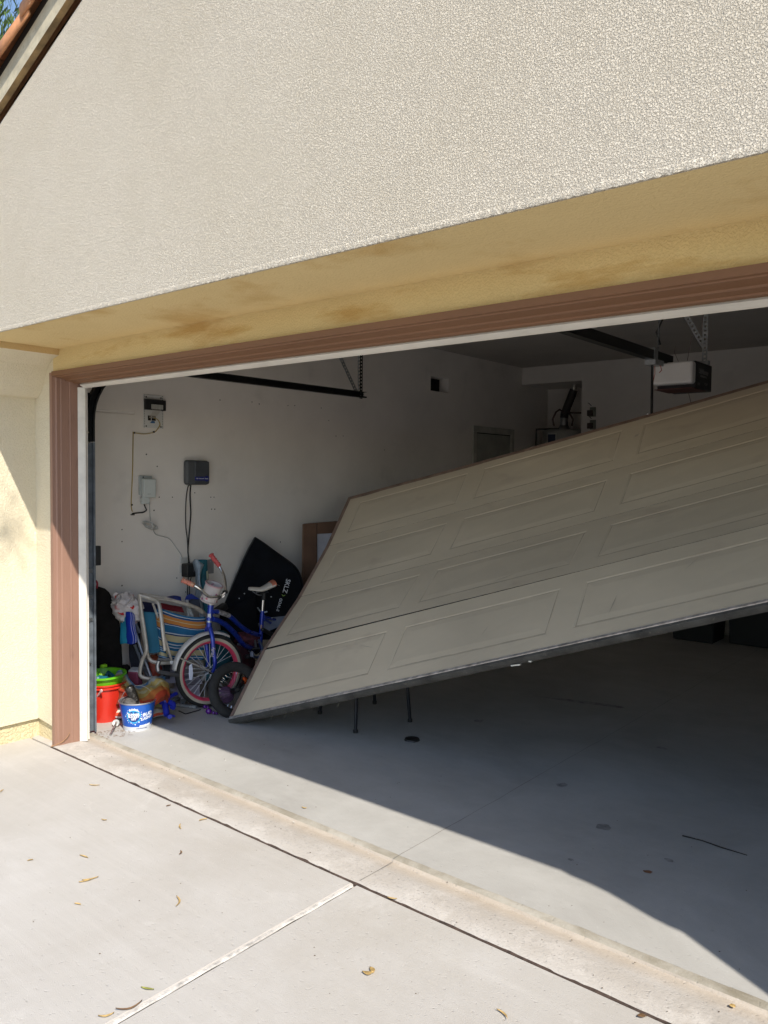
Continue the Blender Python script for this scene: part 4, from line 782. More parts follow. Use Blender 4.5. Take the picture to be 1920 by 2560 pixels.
# black board with rounded top leaning in the corner, red strap
m_eva = mat('black_foam', (.012, .011, .011), .9, spec=.15, var=.25, vs=12, bump=.3, bs=200)
ol = [(231, 1740, 5.18), (229, 1600, 5.2), (231, 1470, 5.24), (246, 1467, 5.26), (262, 1472, 5.28), (273, 1482, 5.29), (284, 1504, 5.30), (293, 1530, 5.31), (299, 1560, 5.31), (303, 1600, 5.31), (306, 1650, 5.30), (308, 1700, 5.28), (308, 1745, 5.26)]
bdr = thing('black_board', 'tall matt black foam board with rounded top leaning behind the door track', 'board', at(270, 1745, 5.23)); b = MB(); b.prism([at(q[0], q[1], q[2]+.13) for q in ol], Vector((-.022, .014, 0))); b.build('board', m_eva, bdr, bevel=.006)
b = MB(); b.tube(arc([at(234, 1470, 5.26), at(233, 1456, 5.27), at(239, 1452, 5.27), at(243, 1458, 5.27), at(242, 1470, 5.28)]), .007, 6); b.build('red_strap', mat('red_strap', (.30, .015, .04), .6), bdr)
# plastic carrier bag
m_bag = mat('plastic_bag', (.62, .58, .58), .4, var=.1, vs=12, spots=1, sscale=11, scol=(.6, .02, .02), trans=.1)
t = thing('plastic_bag', 'crumpled white plastic bag with red print hanging over the blue striped towel', 'bag', at(315, 1550, 5.3))
b = MB(); C_ = at(310, 1520, 5.42); 
def bagf(u, v):
    a = 2*math.pi*u; z = v; rr = (.02+.10*math.sin(math.pi*min(1, z*.93+.06))**.7)*(1+.12*math.sin(3*a+4*z)*(1-z)+.2*noise.noise((math.cos(a)*1.2, z*3, math.sin(a)*1.2)))
    c = C_+_u*(.105-.215*z)+_r*(.018+.045*(z-.5)); return c+_r*rr*.86*math.cos(a)+_f*rr*.55*math.sin(a)+Vector((noise.noise((math.cos(a)*3, z*9, math.sin(a)*3)), noise.noise((math.cos(a)*3, z*9, 5+math.sin(a)*3)), noise.noise((math.cos(a)*4, 4+z*9, math.sin(a)*3))))*.022
b.grid(bagf, 40, 26); b.build('bag_body', m_bag, t, smooth=70)
CF = lambda p: p-_f*.004
for u0, du, v0, dv in ((.70, .05, .60, .10), (.83, .05, .36, .16), (.62, .04, .08, .10), (.92, .05, .62, .12)):
    b = MB(); b.grid(lambda u, v: CF(bagf(u0+du*u*(1-.6*v), v0+dv*v)), 4, 4); b.build('red_print', mat('bag_red', (.55, .02, .02), .5), t, smooth=80)
for px0, px1 in ((293, 300), (318, 330)):
    b = MB(); b.grid(lambda u, v: at(px0+(px1-px0)*u+6*math.sin(v*5), 1487+28*v, 5.36+.02*math.sin(u*6+v*3)), 6, 8); b.build('bag_handle', m_bag, t, smooth=70)
# blue striped towel hanging below the bag
C1 = (.02, .22, .42); C2 = (.008, .03, .30); C3 = (.45, .48, .55)
m_tw = stripes('towel_blue', [(0, (.02, .26, .46)), (.16, (.03, .33, .52)), (.34, C2), (.62, (.25, .28, .5)), (.66, C2), (.76, C3), (.80, C2), (.88, C3), (.92, C2)], axis=0)
t = thing('blue_striped_towel', 'blue towel with light and dark vertical stripes hanging under the plastic bag', 'towel', at(320, 1610, 5.4))
curve_sheet('cloth', [[at(300, 1535, 5.42), at(322, 1530, 5.36), at(335, 1535, 5.38)], [at(303, 1570, 5.4), at(325, 1570, 5.35), at(340, 1572, 5.38)], [at(305, 1610, 5.4), at(325, 1612, 5.36), at(342, 1606, 5.38)]], m_tw, t, wob=.012, freq=14, solid=.012)
# folded chairs: frames and fabrics
m_al = mat('champagne_tube', (.52, .48, .42), .42, metal=.4, var=.12, vs=20); m_sil = mat('silver_tube', (.34, .38, .45), .35, metal=.7, var=.1)
def tubeP(nm, pts, r_, m_, par, n_=5): b = MB(); b.tube(arc([at(*q) for q in pts], n_), r_, 8); return b.build(nm, m_, par)
D = 5.38
ch = thing('folded_beach_chair', 'folded beach chair with champagne tube frame, teal back and wide blue orange cream stripes', 'beach chair', at(420, 1690, 5.4))
tubeP('frame_tube', [(350, 1486, D), (352, 1520, D-.01), (361, 1580, D-.03), (366, 1625, D-.05), (356, 1650, D-.05), (350, 1680, D-.06), (354, 1692, D-.06), (372, 1697, D-.05), (392, 1694, D-.02)], .013, m_al, ch)
tubeP('frame_tube', [(348, 1515, D+.02), (354, 1550, D+.01), (362, 1600, D-.01), (368, 1632, D-.01), (376, 1650, D), (395, 1657, D), (430, 1657, D+.04), (436, 1657, D+.05)], .013, m_al, ch)
tubeP('frame_tube', [(348, 1488, D), (375, 1496, D), (395, 1506, D-.02), (402, 1535, D-.04), (408, 1585, D-.06), (413, 1626, D-.06)], .013, m_al, ch)
tubeP('frame_tube', [(348, 1487, D+.04), (400, 1494, D+.1), (440, 1504, D+.14), (480, 1515, D+.20), (505, 1528, D+.26), (518, 1543, D+.3)], .013, m_al, ch)
tubeP('frame_tube', [(376, 1497, D+.06), (430, 1502, D+.12), (470, 1512, D+.2), (508, 1533, D+.26)], .010, m_al, ch)
tubeP('armrest_tube', [(382, 1508, D+.02), (390, 1530, D), (396, 1545, D)], .008, m_al, ch); tubeP('strut', [(411, 1590, D-.02), (421, 1625, D-.02), (430, 1654, D-.0)], .009, m_al, ch)
b = MB(); p = at(430, 1655, D-.01); b.lathe([(0, .016), (.010, .014), (.012, -.014), (0, -.016)], 12, Matrix.Translation(p) @ _f.to_track_quat('Z', 'Y').to_matrix().to_4x4()); b.build('end_plug', m_white, ch)
m_teal = mat('teal_fabric', (.018, .12, .20), .85, var=.08, vs=8, bump=.3, bs=400)
curve_sheet('teal_panel', [[at(353, 1528, D+.03), at(375, 1530, D+.04), at(395, 1532, D+.03)], [at(362, 1580, D+.01), at(380, 1580, D+.02), at(398, 1585, D+.01)], [at(368, 1630, D+.0), at(382, 1633, D+.01), at(400, 1630, D+.0)]], m_teal, ch, wob=.004)
BL = (.018, .105, .22); OR = (.42, .17, .045); CR = (.42, .37, .22); NV = (.012, .03, .10); WH = (.42, .47, .52)
bands = [(0, BL), (.07, WH), (.09, NV), (.12, BL), (.14, OR), (.20, CR), (.215, OR), (.29, NV), (.31, WH), (.325, BL), (.49, WH), (.515, NV), (.54, CR), (.67, BL), (.71, WH), (.73, BL), (.76, WH), (.775, BL), (.82, CR), (.91, BL), (.94, WH), (.955, BL)]
m_str = stripes('deck_stripes', bands[:32], axis=1, wav=.012)
curve_sheet('striped_seat', [[at(404, 1520, D+.0), at(440, 1535, D+.06), at(480, 1541, D+.14), at(514, 1541, D+.22)], [at(407, 1560, D), at(440, 1568, D+.08), at(480, 1576, D+.14), at(514, 1575, D+.2)], [at(411, 1600, D+.0), at(440, 1606, D+.08), at(480, 1605, D+.15), at(514, 1605, D+.2)], [at(418, 1645, D+.02), at(440, 1648, D+.08), at(480, 1650, D+.15), at(510, 1650, D+.2)]], m_str, ch, nu=24, nv=24, wob=.008, freq=7, solid=.004)
curve_sheet('striped_edge', [[at(388, 1522, D+.03), at(396, 1524, D-.005), at(403, 1526, D+.02)], [at(391, 1570, D+.03), at(399, 1575, D-.01), at(406, 1580, D+.02)], [at(399, 1610, D+.02), at(403, 1614, D-.01), at(410, 1618, D+.02)], [at(397, 1643, D+.02), at(408, 1646, D-.01), at(424, 1650, D+.02)]], m_str, ch, nu=8, nv=24, wob=.004, solid=.004)
curve_sheet('folded_hem', [[at(396, 1643, D-.03), at(410, 1646, D-.04), at(424, 1644, D-.03)], [at(394, 1650, D-.03), at(410, 1651, D-.04), at(426, 1652, D-.03)]], mat('grey_hem', (.12, .12, .12), .8), ch, nv=4)
# second chair behind: silver tubes and dark blue fabric
ch2 = thing('folded_silver_chair', 'folded silver tube chair with dark fabric leaning between the towel and the striped chair', 'beach chair', at(360, 1690, 5.5))
D2 = 5.50
for pts in (((330, 1545, D2), (345, 1600, D2-.02), (362, 1650, D2-.06), (380, 1697, D2-.1)), ((345, 1600, D2-.05), (358, 1640, D2-.07), (376, 1690, D2-.11)), ((337, 1612, D2), (352, 1650, D2-.03), (370, 1695, D2-.08))):
    tubeP('silver_tube', pts, .0105, m_sil, ch2)
tubeP('silver_tube', [(352, 1525, D2), (342, 1545, D2), (341, 1560, D2), (349, 1582, D2-.02)], .009, m_sil, ch2)
curve_sheet('dark_fabric', [[at(330, 1545, D2+.03), at(345, 1545, D2+.03), at(352, 1548, D2+.03)], [at(322, 1620, D2+.03), at(338, 1622, D2+.02), at(352, 1625, D2+.02)], [at(330, 1690, D2-.03), at(345, 1692, D2-.03), at(358, 1696, D2-.04)]], mat('navy_fabric', (.020, .022, .035), .9, var=.2, vs=20), ch2, wob=.006)
# striped chair arms: grey padded arm with white edge
b = MB(); b.tube(arc([at(398, 1652, 5.2), at(394, 1665, 5.2), at(395, 1676, 5.2), at(402, 1680, 5.22), at(420, 1684, 5.26), at(446, 1688, 5.34)]), .014, 8); ga = tag(b.build('foam_tube', mat('grey_foam', (.07, .07, .075), .7)), 'dark grey bent foam tube with pale edge in front of the bike tyre', 'foam tube')
b = MB(); b.tube(arc([at(397, 1653, 5.18), at(394, 1665, 5.18), at(396, 1678, 5.18)]), .006, 6); b.build('pale_edge', m_white, ga)
# blue fabric bits over the chairs
m_blu = mat('royal_fabric', (.012, .035, .26), .8, var=.25, vs=14, bump=.5, bs=60, bdist=.004)
t = tag(curve_sheet('cushion', [[at(405, 1497, 5.62), at(430, 1492, 5.66), at(452, 1494, 5.66)], [at(420, 1500, 5.55), at(440, 1500, 5.60), at(452, 1508, 5.62)]], m_blu, nv=6, wob=.008, solid=.02), 'royal blue cushion end showing above the folded chair tubes', 'cushion')
t = tag(curve_sheet('blue_webbing', [[at(461, 1500, 5.75), at(468, 1488, 5.75), at(480, 1484, 5.76)], [at(470, 1504, 5.75), at(478, 1497, 5.75), at(500, 1498, 5.76)]], m_blu, nv=6, wob=.008, solid=.015), 'loose royal blue strap lying against the wall by the umbrella bag', 'strap')
t = tag(curve_sheet('red_cloth', [[at(402, 1506, 5.56), at(425, 1512, 5.60), at(455, 1518, 5.66)], [at(402, 1522, 5.5), at(430, 1528, 5.55), at(460, 1532, 5.6)]], mat('deep_red_fabric', (.22, .012, .02), .85), nv=6, wob=.006), 'deep red cloth tucked under the top chair tubes', 'cloth')
t = tag(curve_sheet('navy_cloth', [[at(352, 1503, 5.52), at(375, 1506, 5.54), at(400, 1512, 5.56)], [at(354, 1528, 5.48), at(375, 1534, 5.5), at(400, 1536, 5.52)]], mat('deep_navy_fabric', (.006, .01, .05), .85), nv=6, wob=.006), 'very dark navy cloth behind the top of the teal chair panel', 'cloth')
t = tag(curve_sheet('grey_pouch', [[at(473, 1498, 5.8), at(485, 1495, 5.8), at(498, 1500, 5.8)], [at(476, 1520, 5.75), at(488, 1522, 5.75), at(500, 1524, 5.78)]], mat('slate_fabric', (.06, .07, .10), .8), nv=6, wob=.006, solid=.03), 'slate grey pouch hanging behind the folded chairs', 'pouch')
t = thing('folded_white_chair_legs', 'two short white chair tubes standing behind the striped fabric', 'chair frame', at(470, 1540, 5.7))
for p0, p1 in (((467, 1500, 5.68), (472, 1545, 5.62)), ((474, 1522, 5.66), (484, 1550, 5.62))): tubeP('leg_tube', [p0, ((p0[0]+p1[0])/2, (p0[1]+p1[1])/2, p0[2]), p1], .012, mat('white_tube', (.5, .5, .47), .4), t)
# teal umbrella bag standing by the wall
t = thing('umbrella_bag', 'tall teal umbrella sleeve wrapped in clear plastic, standing against the wall', 'umbrella', at(500, 1700, 5.9))
b = MB(); b.tube(arc([at(506, 1400, 6.02), at(507, 1440, 6.0), at(512, 1500, 5.98), at(517, 1560, 5.94), at(524, 1640, 5.88), at(528, 1700, 5.82)], 5), [.036]*2+[.038]*20+[.04]*4, 12); b.build('sleeve', mat('teal_sleeve', (.01, .14, .19), .7, var=.25, vs=12, bump=.6, bs=30, bdist=.01), t)
curve_sheet('clear_wrap', [[at(484, 1404, 5.98), at(490, 1396, 5.94), at(500, 1402, 5.93), at(508, 1412, 5.95)], [at(488, 1445, 5.97), at(492, 1440, 5.91), at(498, 1440, 5.9), at(500, 1436, 5.93)], [at(490, 1490, 5.95), at(496, 1490, 5.89), at(504, 1490, 5.89), at(506, 1490, 5.92)], [at(500, 1560, 5.9), at(504, 1560, 5.85), at(512, 1560, 5.85), at(514, 1562, 5.88)]], mat('cloudy_plastic', (.30, .37, .44), .3, var=.2, vs=14, spots=.4, sscale=14, scol=(.12, .2, .28)), t, wob=.018, freq=12, solid=.002)
b = MB(); p = [at(516, 1428, 5.97), at(520, 1427, 5.97), at(524, 1470, 5.95), at(517, 1472, 5.93)]; b.prism(p, _f*.003); b.build('paper_tag', mat('tag_paper', (.40, .38, .27), .8), t, smooth=0)
q0 = (at(521, 1450, 5.93)); text('UNI', .022, 'lettering', m_blk, t, Matrix.Translation(at(519.5, 1453, 5.92)) @ Matrix((_r, _u, -_f)).transposed().to_4x4() @ Matrix.Rotation(1.62, 4, 'Z'))
# multicolour beach towel heaped behind the buckets
m_mt = stripes('beach_towel', [(0, (.08, .17, .28)), (.08, (.24, .29, .30)), (.13, (.07, .15, .26)), (.20, (.26, .28, .27)), (.28, (.33, .25, .09)), (.40, (.35, .31, .18)), (.46, (.33, .23, .07)), (.60, (.36, .12, .03)), (.76, (.34, .045, .02)), (.92, (.2, .04, .02))], wav=.22)
t = thing('beach_towel', 'crumpled beach towel striped blue, yellow and orange heaped behind the blue bucket', 'towel', at(350, 1760, 5.2))
curve_sheet('cloth', [[at(290, 1677, 5.26), at(308, 1682, 5.25), at(335, 1712, 5.20), at(352, 1712, 5.2), at(372, 1700, 5.2), at(400, 1690, 5.24), at(413, 1692, 5.28)],
                      [at(290, 1693, 5.20), at(312, 1705, 5.18), at(335, 1725, 5.12), at(356, 1735, 5.1), at(375, 1726, 5.08), at(403, 1705, 5.14), at(420, 1715, 5.22)],
                      [at(292, 1715, 5.16), at(314, 1722, 5.12), at(336, 1740, 5.08), at(360, 1752, 5.05), at(385, 1745, 5.05), at(408, 1722, 5.1), at(424, 1735, 5.18)],
                      [at(292, 1760, 5.14), at(316, 1760, 5.10), at(336, 1770, 5.05), at(362, 1775, 5.02), at(388, 1770, 5.03), at(412, 1745, 5.1), at(421, 1770, 5.16)]], m_mt, t, nu=64, nv=36, wob=.028, freq=15, solid=.008)
curve_sheet('fold', [[at(284, 1758, 5.19), at(300, 1752, 5.21), at(345, 1762, 5.21), at(400, 1752, 5.27), at(415, 1756, 5.33)], [at(282, 1785, 5.15), at(300, 1783, 5.15), at(345, 1790, 5.13), at(395, 1785, 5.17), at(420, 1776, 5.27)], [at(280, 1795, 5.17), at(300, 1797, 5.14), at(345, 1797, 5.13), at(390, 1793, 5.17), at(415, 1788, 5.23)]], stripes('towel_hem', [(0, (.55, .48, .2)), (.3, (.3, .22, .15)), (.38, (.5, .47, .4)), (.55, (.50, .08, .04)), (.8, (.45, .48, .5))], wav=.1), t, nu=30, nv=14, wob=.014, freq=12, solid=.006)
b = MB(); pb = on(286, 1792, 2, ZF); b.lathe([(0, 0), (.045, .002), (.06, .014), (.056, .016), (.04, .006), (0, .005)], 24, Matrix.Translation(pb+Vector((0, 0, .012))) @ Matrix.Rotation(.35, 4, 'X')); tag(b.build('white_dish', mat('white_dish', (.6, .66, .7), .35)), 'pale bluish white dish lying between the red and blue buckets', 'dish')
# pink and white carton, red bag and papers behind
def lump(name, label, cat, px, py, d, sx, sy, sz, m_, seed=0, wob=.35, parent=None):
    c = at(px, py, d); b = MB(); n1, n2 = 16, 10
    P = []
    for j in range(n2+1):
        for i in range(n1):
            a = 2*math.pi*i/n1; e = math.pi*(j/n2-.5); v = Vector((math.cos(a)*math.cos(e), math.sin(a)*math.cos(e), math.sin(e))); k = 1+wob*noise.noise(v*1.7+Vector((seed*5, 0, 0)))+wob*.4*noise.noise(v*5+Vector((seed, 3, 0))); P.append(c+_r*v.x*sx*k+_f*v.y*sy*k+Vector((0, 0, 1))*v.z*sz*k)
    b.add(P, [(j*n1+i, j*n1+(i+1) % n1, (j+1)*n1+(i+1) % n1, (j+1)*n1+i) for j in range(n2) for i in range(n1)])
    o = b.build(name, m_, parent, smooth=80)
    return tag(o, label, cat) if not parent else o
lump('red_bag', 'crumpled dark red and orange bag behind the striped beach towel', 'bag', 385, 1672, 5.52, .045, .06, .10, mat('red_orange_bag', (.28, .02, .02), .6, var=.4, vs=14, col2=(.35, .10, .03)), 1)
b = MB(); cc = at(338, 1695, 5.35); b.box(cc, (.07, .06, .11), Matrix.Rotation(.5, 3, 'Z') @ Matrix.Rotation(.2, 3, 'X')); crt = tag(b.build('small_carton', mat('carton_pink', (.25, .05, .10), .6), bevel=.006), 'small pink and white carton between the towel and the chairs', 'carton')
b = MB(); b.box(cc+Vector((0, 0, .045)), (.073, .063, .04), Matrix.Rotation(.5, 3, 'Z') @ Matrix.Rotation(.2, 3, 'X')); b.build('carton_top', mat('carton_white', (.42, .44, .48), .6), crt, bevel=.008)
lump('black_pouch', 'small black pouch at the foot of the black board', 'pouch', 314, 1672, 5.42, .03, .04, .03, m_eva, 4)
m_pap = mat('lilac_paper', (.30, .29, .36), .8, var=.12, vs=12); 
for i, (pts, lab) in enumerate(((((432, 1700), (500, 1690), (505, 1712), (440, 1730)), 'upper pale sheet in the paper heap behind the bike wheel'), (((425, 1722), (498, 1712), (500, 1738), (450, 1748)), 'lower pale sheet in the paper heap behind the bike wheel'), (((440, 1660), (480, 1662), (478, 1700), (436, 1696)), 'upright pale card behind the bike wheel'))):
    dz = (5.62, 5.45, 5.75)[i]; P = [at(x, y, dz+(.12 if k < 2 else 0)) for k, (x, y) in enumerate(pts)]
    tag(curve_sheet('paper_sheet', [[P[0], P[0].lerp(P[1], .5)+Vector((0, 0, .008)), P[1]], [P[3], P[3].lerp(P[2], .5), P[2]]], m_pap, wob=.012, freq=8, nv=6, solid=.003), lab, 'paper', 'papers heaped behind the bike')
b = MB(); b.prism([at(409, 1663, 5.62), at(425, 1661, 5.62), at(423, 1697, 5.58), at(408, 1698, 5.58)], _f*.01); tag(b.build('black_box', m_blk, smooth=0), 'narrow upright black box standing below the striped chair', 'box')
b = MB(); b.prism([at(394, 1662, 5.66), at(440, 1658, 5.66), at(440, 1708, 5.58), at(394, 1708, 5.58)], _f*.02); tag(b.build('lilac_box', m_pap, bevel=.003), 'lilac grey box side behind the armrest, crossed by a black panel', 'box')
# blue toy on the floor
t = thing('blue_toy', 'royal blue plastic toy with splayed legs on the floor right of the blue bucket', 'toy', on(415, 1785, 2, ZF)); m_bt = mat('royal_plastic', (.008, .02, .30), .4, var=.08)
for pts, r_ in ((((408, 1745, 5.18), (413, 1765, 5.12), (417, 1788, 5.08)), .02), (((410, 1758, 5.15), (425, 1742, 5.2), (441, 1734, 5.26)), .013), (((417, 1782, 5.09), (421, 1790, 5.06), (425, 1792, 5.02)), .014), (((425, 1756, 5.14), (433, 1762, 5.12), (431, 1770, 5.1)), .019), (((417, 1785, 5.1), (427, 1788, 5.09), (437, 1791, 5.08)), .007)):
    b = MB(); b.tube(arc([at(*q) for q in pts], 4), r_, 10); b.build('limb', m_bt, t)
lump('limb', None, None, 411, 1752, 5.15, .03, .03, .035, m_bt, 2, parent=t)
b = MB(); pA = on(447, 1777, 2, ZF+.004); pB = on(464, 1785, 2, ZF+.004); pC = on(501, 1774, 2, ZF+.004); b.beam(pA, pB, .008, .004)
b.beam(pB, pC, .008, .004); tag(b.build('black_strip', m_blk, smooth=0), 'bent thin black strip lying on the floor in front of the bike', 'strip')
b = MB(); b.tube([on(440, 1762, 2, ZF+.012), on(490, 1768, 2, ZF+.012)], .012, 10); tag(b.build('clear_tube', mat('clear_tube', (.42, .44, .46), .25, trans=.4)), 'clear plastic tube lying on the floor beside the blue toy', 'tube')
b = MB(); b.tube([on(430, 1750, 2, ZF+.02), on(462, 1742, 2, ZF+.02)], .013, 10); b.lathe([(.006, -.008), (.022, -.008), (.022, .008), (.006, .008), (.006, -.008)], 16, Matrix.Translation(on(457, 1752, 2, ZF+.026)) @ Matrix.Rotation(R(90), 4, 'Y')); tag(b.build('grey_nozzle', mat('grey_nozzle', (.22, .24, .26), .4)), 'grey tube with round fitting on the floor behind the clear tube', 'nozzle')
t = thing('purple_beads', 'shiny purple beads on the floor under the black tyre', 'beads', on(522, 1772, 2, ZF)); m_pur = mat('purple_gloss', (.10, .008, .22), .2, coat=.6)
for px, py, rr in ((505, 1764, .012), (512, 1767, .014), (519, 1768, .012), (522, 1778, .022), (534, 1782, .012), (542, 1783, .010)):
    b = MB(); c = on(px, py, 2, ZF+rr); b.lathe([(0, -rr), (rr*.7, -rr*.7), (rr, 0), (rr*.7, rr*.7), (0, rr)], 14, Matrix.Translation(c)); b.build('bead', m_pur, t, smooth=80)
# ------------------------------------------------------------------ the blue cruiser bicycle, front wheel turned round
m_frame = mat('frame_blue', (.008, .035, .36), .28, var=.06, metal=.25, coat=.6)
m_pink = mat('rim_pink', (.62, .05, .11), .4, var=.06, coat=.3); m_wwall = mat('tyre_cream', (.42, .37, .29), .8, var=.1)
m_gripp = mat('grip_pink', (.60, .10, .10), .6); m_cream2 = mat('fender_cream', (.50, .48, .46), .35, var=.05, coat=.4)
HUB = at(524, 1676, 5.49); WR = .250
bike = thing('blue_bicycle', "child's blue cruiser bicycle with pink rims, cream fender and pink grips, turned front wheel", 'bicycle', (HUB.x, HUB.y, 0))
wn = ((CAM-HUB).normalized()*.89+_r*.45); wn.z = .03; wn.normalize()              # wheel axle direction (towards the camera)
wf_ = wn.cross(Vector((0, 0, 1))).normalized()*-1         # forward (picture right)
wu = wn.cross(wf_).normalized(); wu = wu if wu.z > 0 else -wu
MWH = Matrix((wf_, wu, wn)).transposed().to_4x4(); MWH.translation = HUB
if MWH.to_3x3().determinant() < 0: MWH = Matrix((wf_, wu, -wn)).transposed().to_4x4(); MWH.translation = HUB
front = 1 if (MWH.to_3x3() @ Vector((0, 0, 1))).dot(CAM-HUB) > 0 else -1
def ring(name, prof, m_, par, M, n_=56, sm=40, a0=0, a1=2*math.pi): b = MB(); b.lathe(prof, n_, M, a0, a1); return b.build(name, m_, par, smooth=sm)
def tyre_prof(R0, w_, n_=10): return [(R0-w_+w_*math.cos(2*math.pi*k/n_), w_*.95*math.sin(2*math.pi*k/n_)) for k in range(n_+1)]
fwh = MB(); fwh.lathe([(.014, -.035), (.014, .035), (0, .035)], 12, MWH); wheel = fwh.build('front_wheel', m_galv, bike)
ring('tyre', tyre_prof(WR, .026), m_rubber, wheel, MWH)
for s_ in (-1, 1): ring('whitewall', [(WR-.045, s_*.022), (WR-.037, s_*.0262), (WR-.029, s_*.0262), (WR-.024, s_*.0245)], m_wwall, wheel, MWH)
ring('rim', [(WR-.062, -.010), (WR-.064, 0), (WR-.062, .010), (WR-.046, .0235), (WR-.042, .0225), (WR-.042, -.0225), (WR-.046, -.0235), (WR-.062, -.010)], m_pink, wheel, MWH)
for k in range(28):
    a = 2*math.pi*k/28; s_ = 1 if k % 2 else -1; h = a+(.55 if (k//2) % 2 else -.55)
    b = MB(); b.tube([MWH @ Vector((.018*math.cos(h), .018*math.sin(h), s_*.028)), MWH @ Vector(((WR-.060)*math.cos(a), (WR-.060)*math.sin(a), s_*.003))], .0016, 4); b.build('spoke', mat('spoke_steel', (.62, .64, .68), .45), wheel)
b = MB(); b.lathe([(0, .055), (.007, .053), (.009, .045), (.007, .04), (.007, -.04), (.009, -.045), (.007, -.053), (0, -.055)], 12, MWH); b.build('axle', m_blk, wheel)
for s_ in (-1, 1): b = MB(); b.lathe([(.014, s_*.028), (.021, s_*.029), (.021, s_*.031), (.013, s_*.033)], 16, MWH); b.build('hub_flange', m_black, wheel)
P = [(-.155, .055), (-.135, .07), (-.128, .03), (-.127, -.01), (-.133, -.045), (-.152, -.043), (-.158, 0)]
b = MB(); b.prism([MWH @ Vector((x, y, front*.012)) for x, y in P], MWH.to_3x3() @ Vector((0, 0, front*.004))); b.build('spoke_reflector', mat('reflector_white', (.62, .66, .78), .3), wheel, bevel=.002)
# fender: thin arc over the tyre, from picture left round to the right
ang = lambda deg: R(deg)
fb = MB(); prof = [(WR+.006, -.034), (WR+.018, -.020), (WR+.021, 0), (WR+.018, .020), (WR+.006, .034)]
fb.lathe(prof, 40, MWH, ang(57), ang(172)); fb.build('fender', m_cream2, bike, smooth=60, solid=.002)
for s_ in (-1, 1): b = MB(); b.tube([MWH @ Vector(((WR+.01)*math.cos(ang(152)), (WR+.01)*math.sin(ang(152)), s_*.033)), MWH @ Vector((-.02, .006, s_*.05))], [.005, .0065], 8); b.build('fender_stay', mat('stay_alloy', (.5, .47, .42), .35, metal=.6), bike)
# fork, steerer, head tube
FD = 5.47
crown = at(522, 1572, FD); hb_ = at(523, 1552, FD); ht = at(527, 1513, FD+.01)
for s_ in (-1, 1):
    off = MWH.to_3x3() @ Vector((0, 0, s_*.054)); tip = HUB+off+Vector((0, 0, .0))
    b = MB(); b.tube(arc([crown+off*.45+Vector((0, 0, .0)), at(523, 1590, FD)+off*.95, at(525, 1620, FD)+off, at(529, 1655, FD)+off, tip]), [.015]*9+[.014]*4+[.012]*4, 12); b.build('fork_leg', m_frame, bike)
b = MB(); b.tube([crown+MWH.to_3x3() @ Vector((0, 0, .03)), crown, crown+MWH.to_3x3() @ Vector((0, 0, -.03))], .016, 12); b.tube([crown, hb_], .018, 12); b.build('fork_crown', m_frame, bike)
b = MB(); b.tube([hb_, ht], .0205, 16); b.build('head_tube', m_frame, bike)
for p0, p1 in ((ht, ht.lerp(hb_, -.12)), (hb_, hb_.lerp(ht, -.1))): b = MB(); b.tube([p0, p1], .0235, 16); b.build('headset_cup', m_galv, bike)
hm = ht.lerp(hb_, .55); b = MB(); b.box(hm-_f*.0212+Vector((0, 0, -.012)), (.022, .003, .030), Matrix((_r, _f, Vector((0, 0, 1)))).transposed()); b.build('head_badge', m_white, bike, bevel=.001)
# decal on the near fork leg
q = at(532, 1630, FD-.075); text('Huffy', .030, 'fork_lettering', mat('decal_white', (.55, .5, .45), .5), bike, Matrix.Translation(q) @ Matrix((_r, _u, -_f)).transposed().to_4x4() @ Matrix.Rotation(R(82), 4, 'Z'))
# frame tubes
BBP = Vector((-.185, 1.53, .30)); sd_ = (BBP-CAM).dot(_f)
s_top = at(656, 1527, sd_); s_bot = at(650, 1622, sd_)
b = MB(); b.tube([s_bot, s_top], .0165, 14); b.build('seat_tube', m_frame, bike)
b = MB(); b.tube(arc([at(531, 1529, FD+.01), at(547, 1530, FD+.07), at(573, 1540, FD+.17), at(598, 1562, FD+.3), at(620, 1578, FD+.42), at(650, 1589, sd_)], 5), .0165, 12); b.build('top_tube', m_frame, bike)
b = MB(); b.tube(arc([at(530, 1547, FD+.01), at(547, 1552, FD+.08), at(570, 1567, FD+.2), at(592, 1590, FD+.32), at(610, 1612, FD+.42), at(632, 1621, sd_-.04), at(650, 1625, sd_)], 5), .0185, 12); b.build('down_tube', m_frame, bike)
for px0, py0, px1, py1 in ((659, 1541, 700, 1553), (659, 1546, 690, 1567)): b = MB(); b.tube([at(px0, py0, sd_), at(px1, py1, sd_+.25)], .010, 10); b.build('seat_stay', m_frame, bike)
b = MB(); b.tube([at(650, 1622, sd_), at(690, 1630, sd_+.35)], .011, 10); b.build('chain_stay', m_frame, bike)
b = MB(); b.tube([s_top, at(658, 1497, sd_)], .0125, 12); b.build('seat_post', m_chrome, bike)
b = MB(); b.tube([at(659, 1500, sd_), at(660, 1482, sd_)], .016, 10); b.tube([at(651, 1484, sd_), at(671, 1480, sd_)], .006, 6); b.build('seat_clamp', m_blk, bike)
b = MB(); b.tube(arc([at(651, 1530, sd_-.02), at(646, 1523, sd_-.04), at(644, 1519, sd_-.05)]), .005, 6); b.build('quick_release', m_galv, bike)
b = MB(); b.tube([at(661, 1531, sd_), at(668, 1529, sd_)], .006, 8); b.build('clamp_nut', m_galv, bike)
# band sticker on the top tube, stickers
b = MB(); b.tube([at(545, 1529.5, FD+.06), at(560, 1534, FD+.11), at(572, 1539, FD+.16)], .0172, 12); b.build('top_decal', mat('decal_grey', (.30, .29, .30), .4, var=.4, vs=50), bike)
b = MB(); b.box(at(653, 1567, sd_-.0175), (.014, .002, .03), Matrix((_r, _f, Vector((0, 0, 1)))).transposed()); b.build('seat_tube_decal', mat('decal_peach', (.45, .28, .22), .5, var=.3, vs=60), bike)
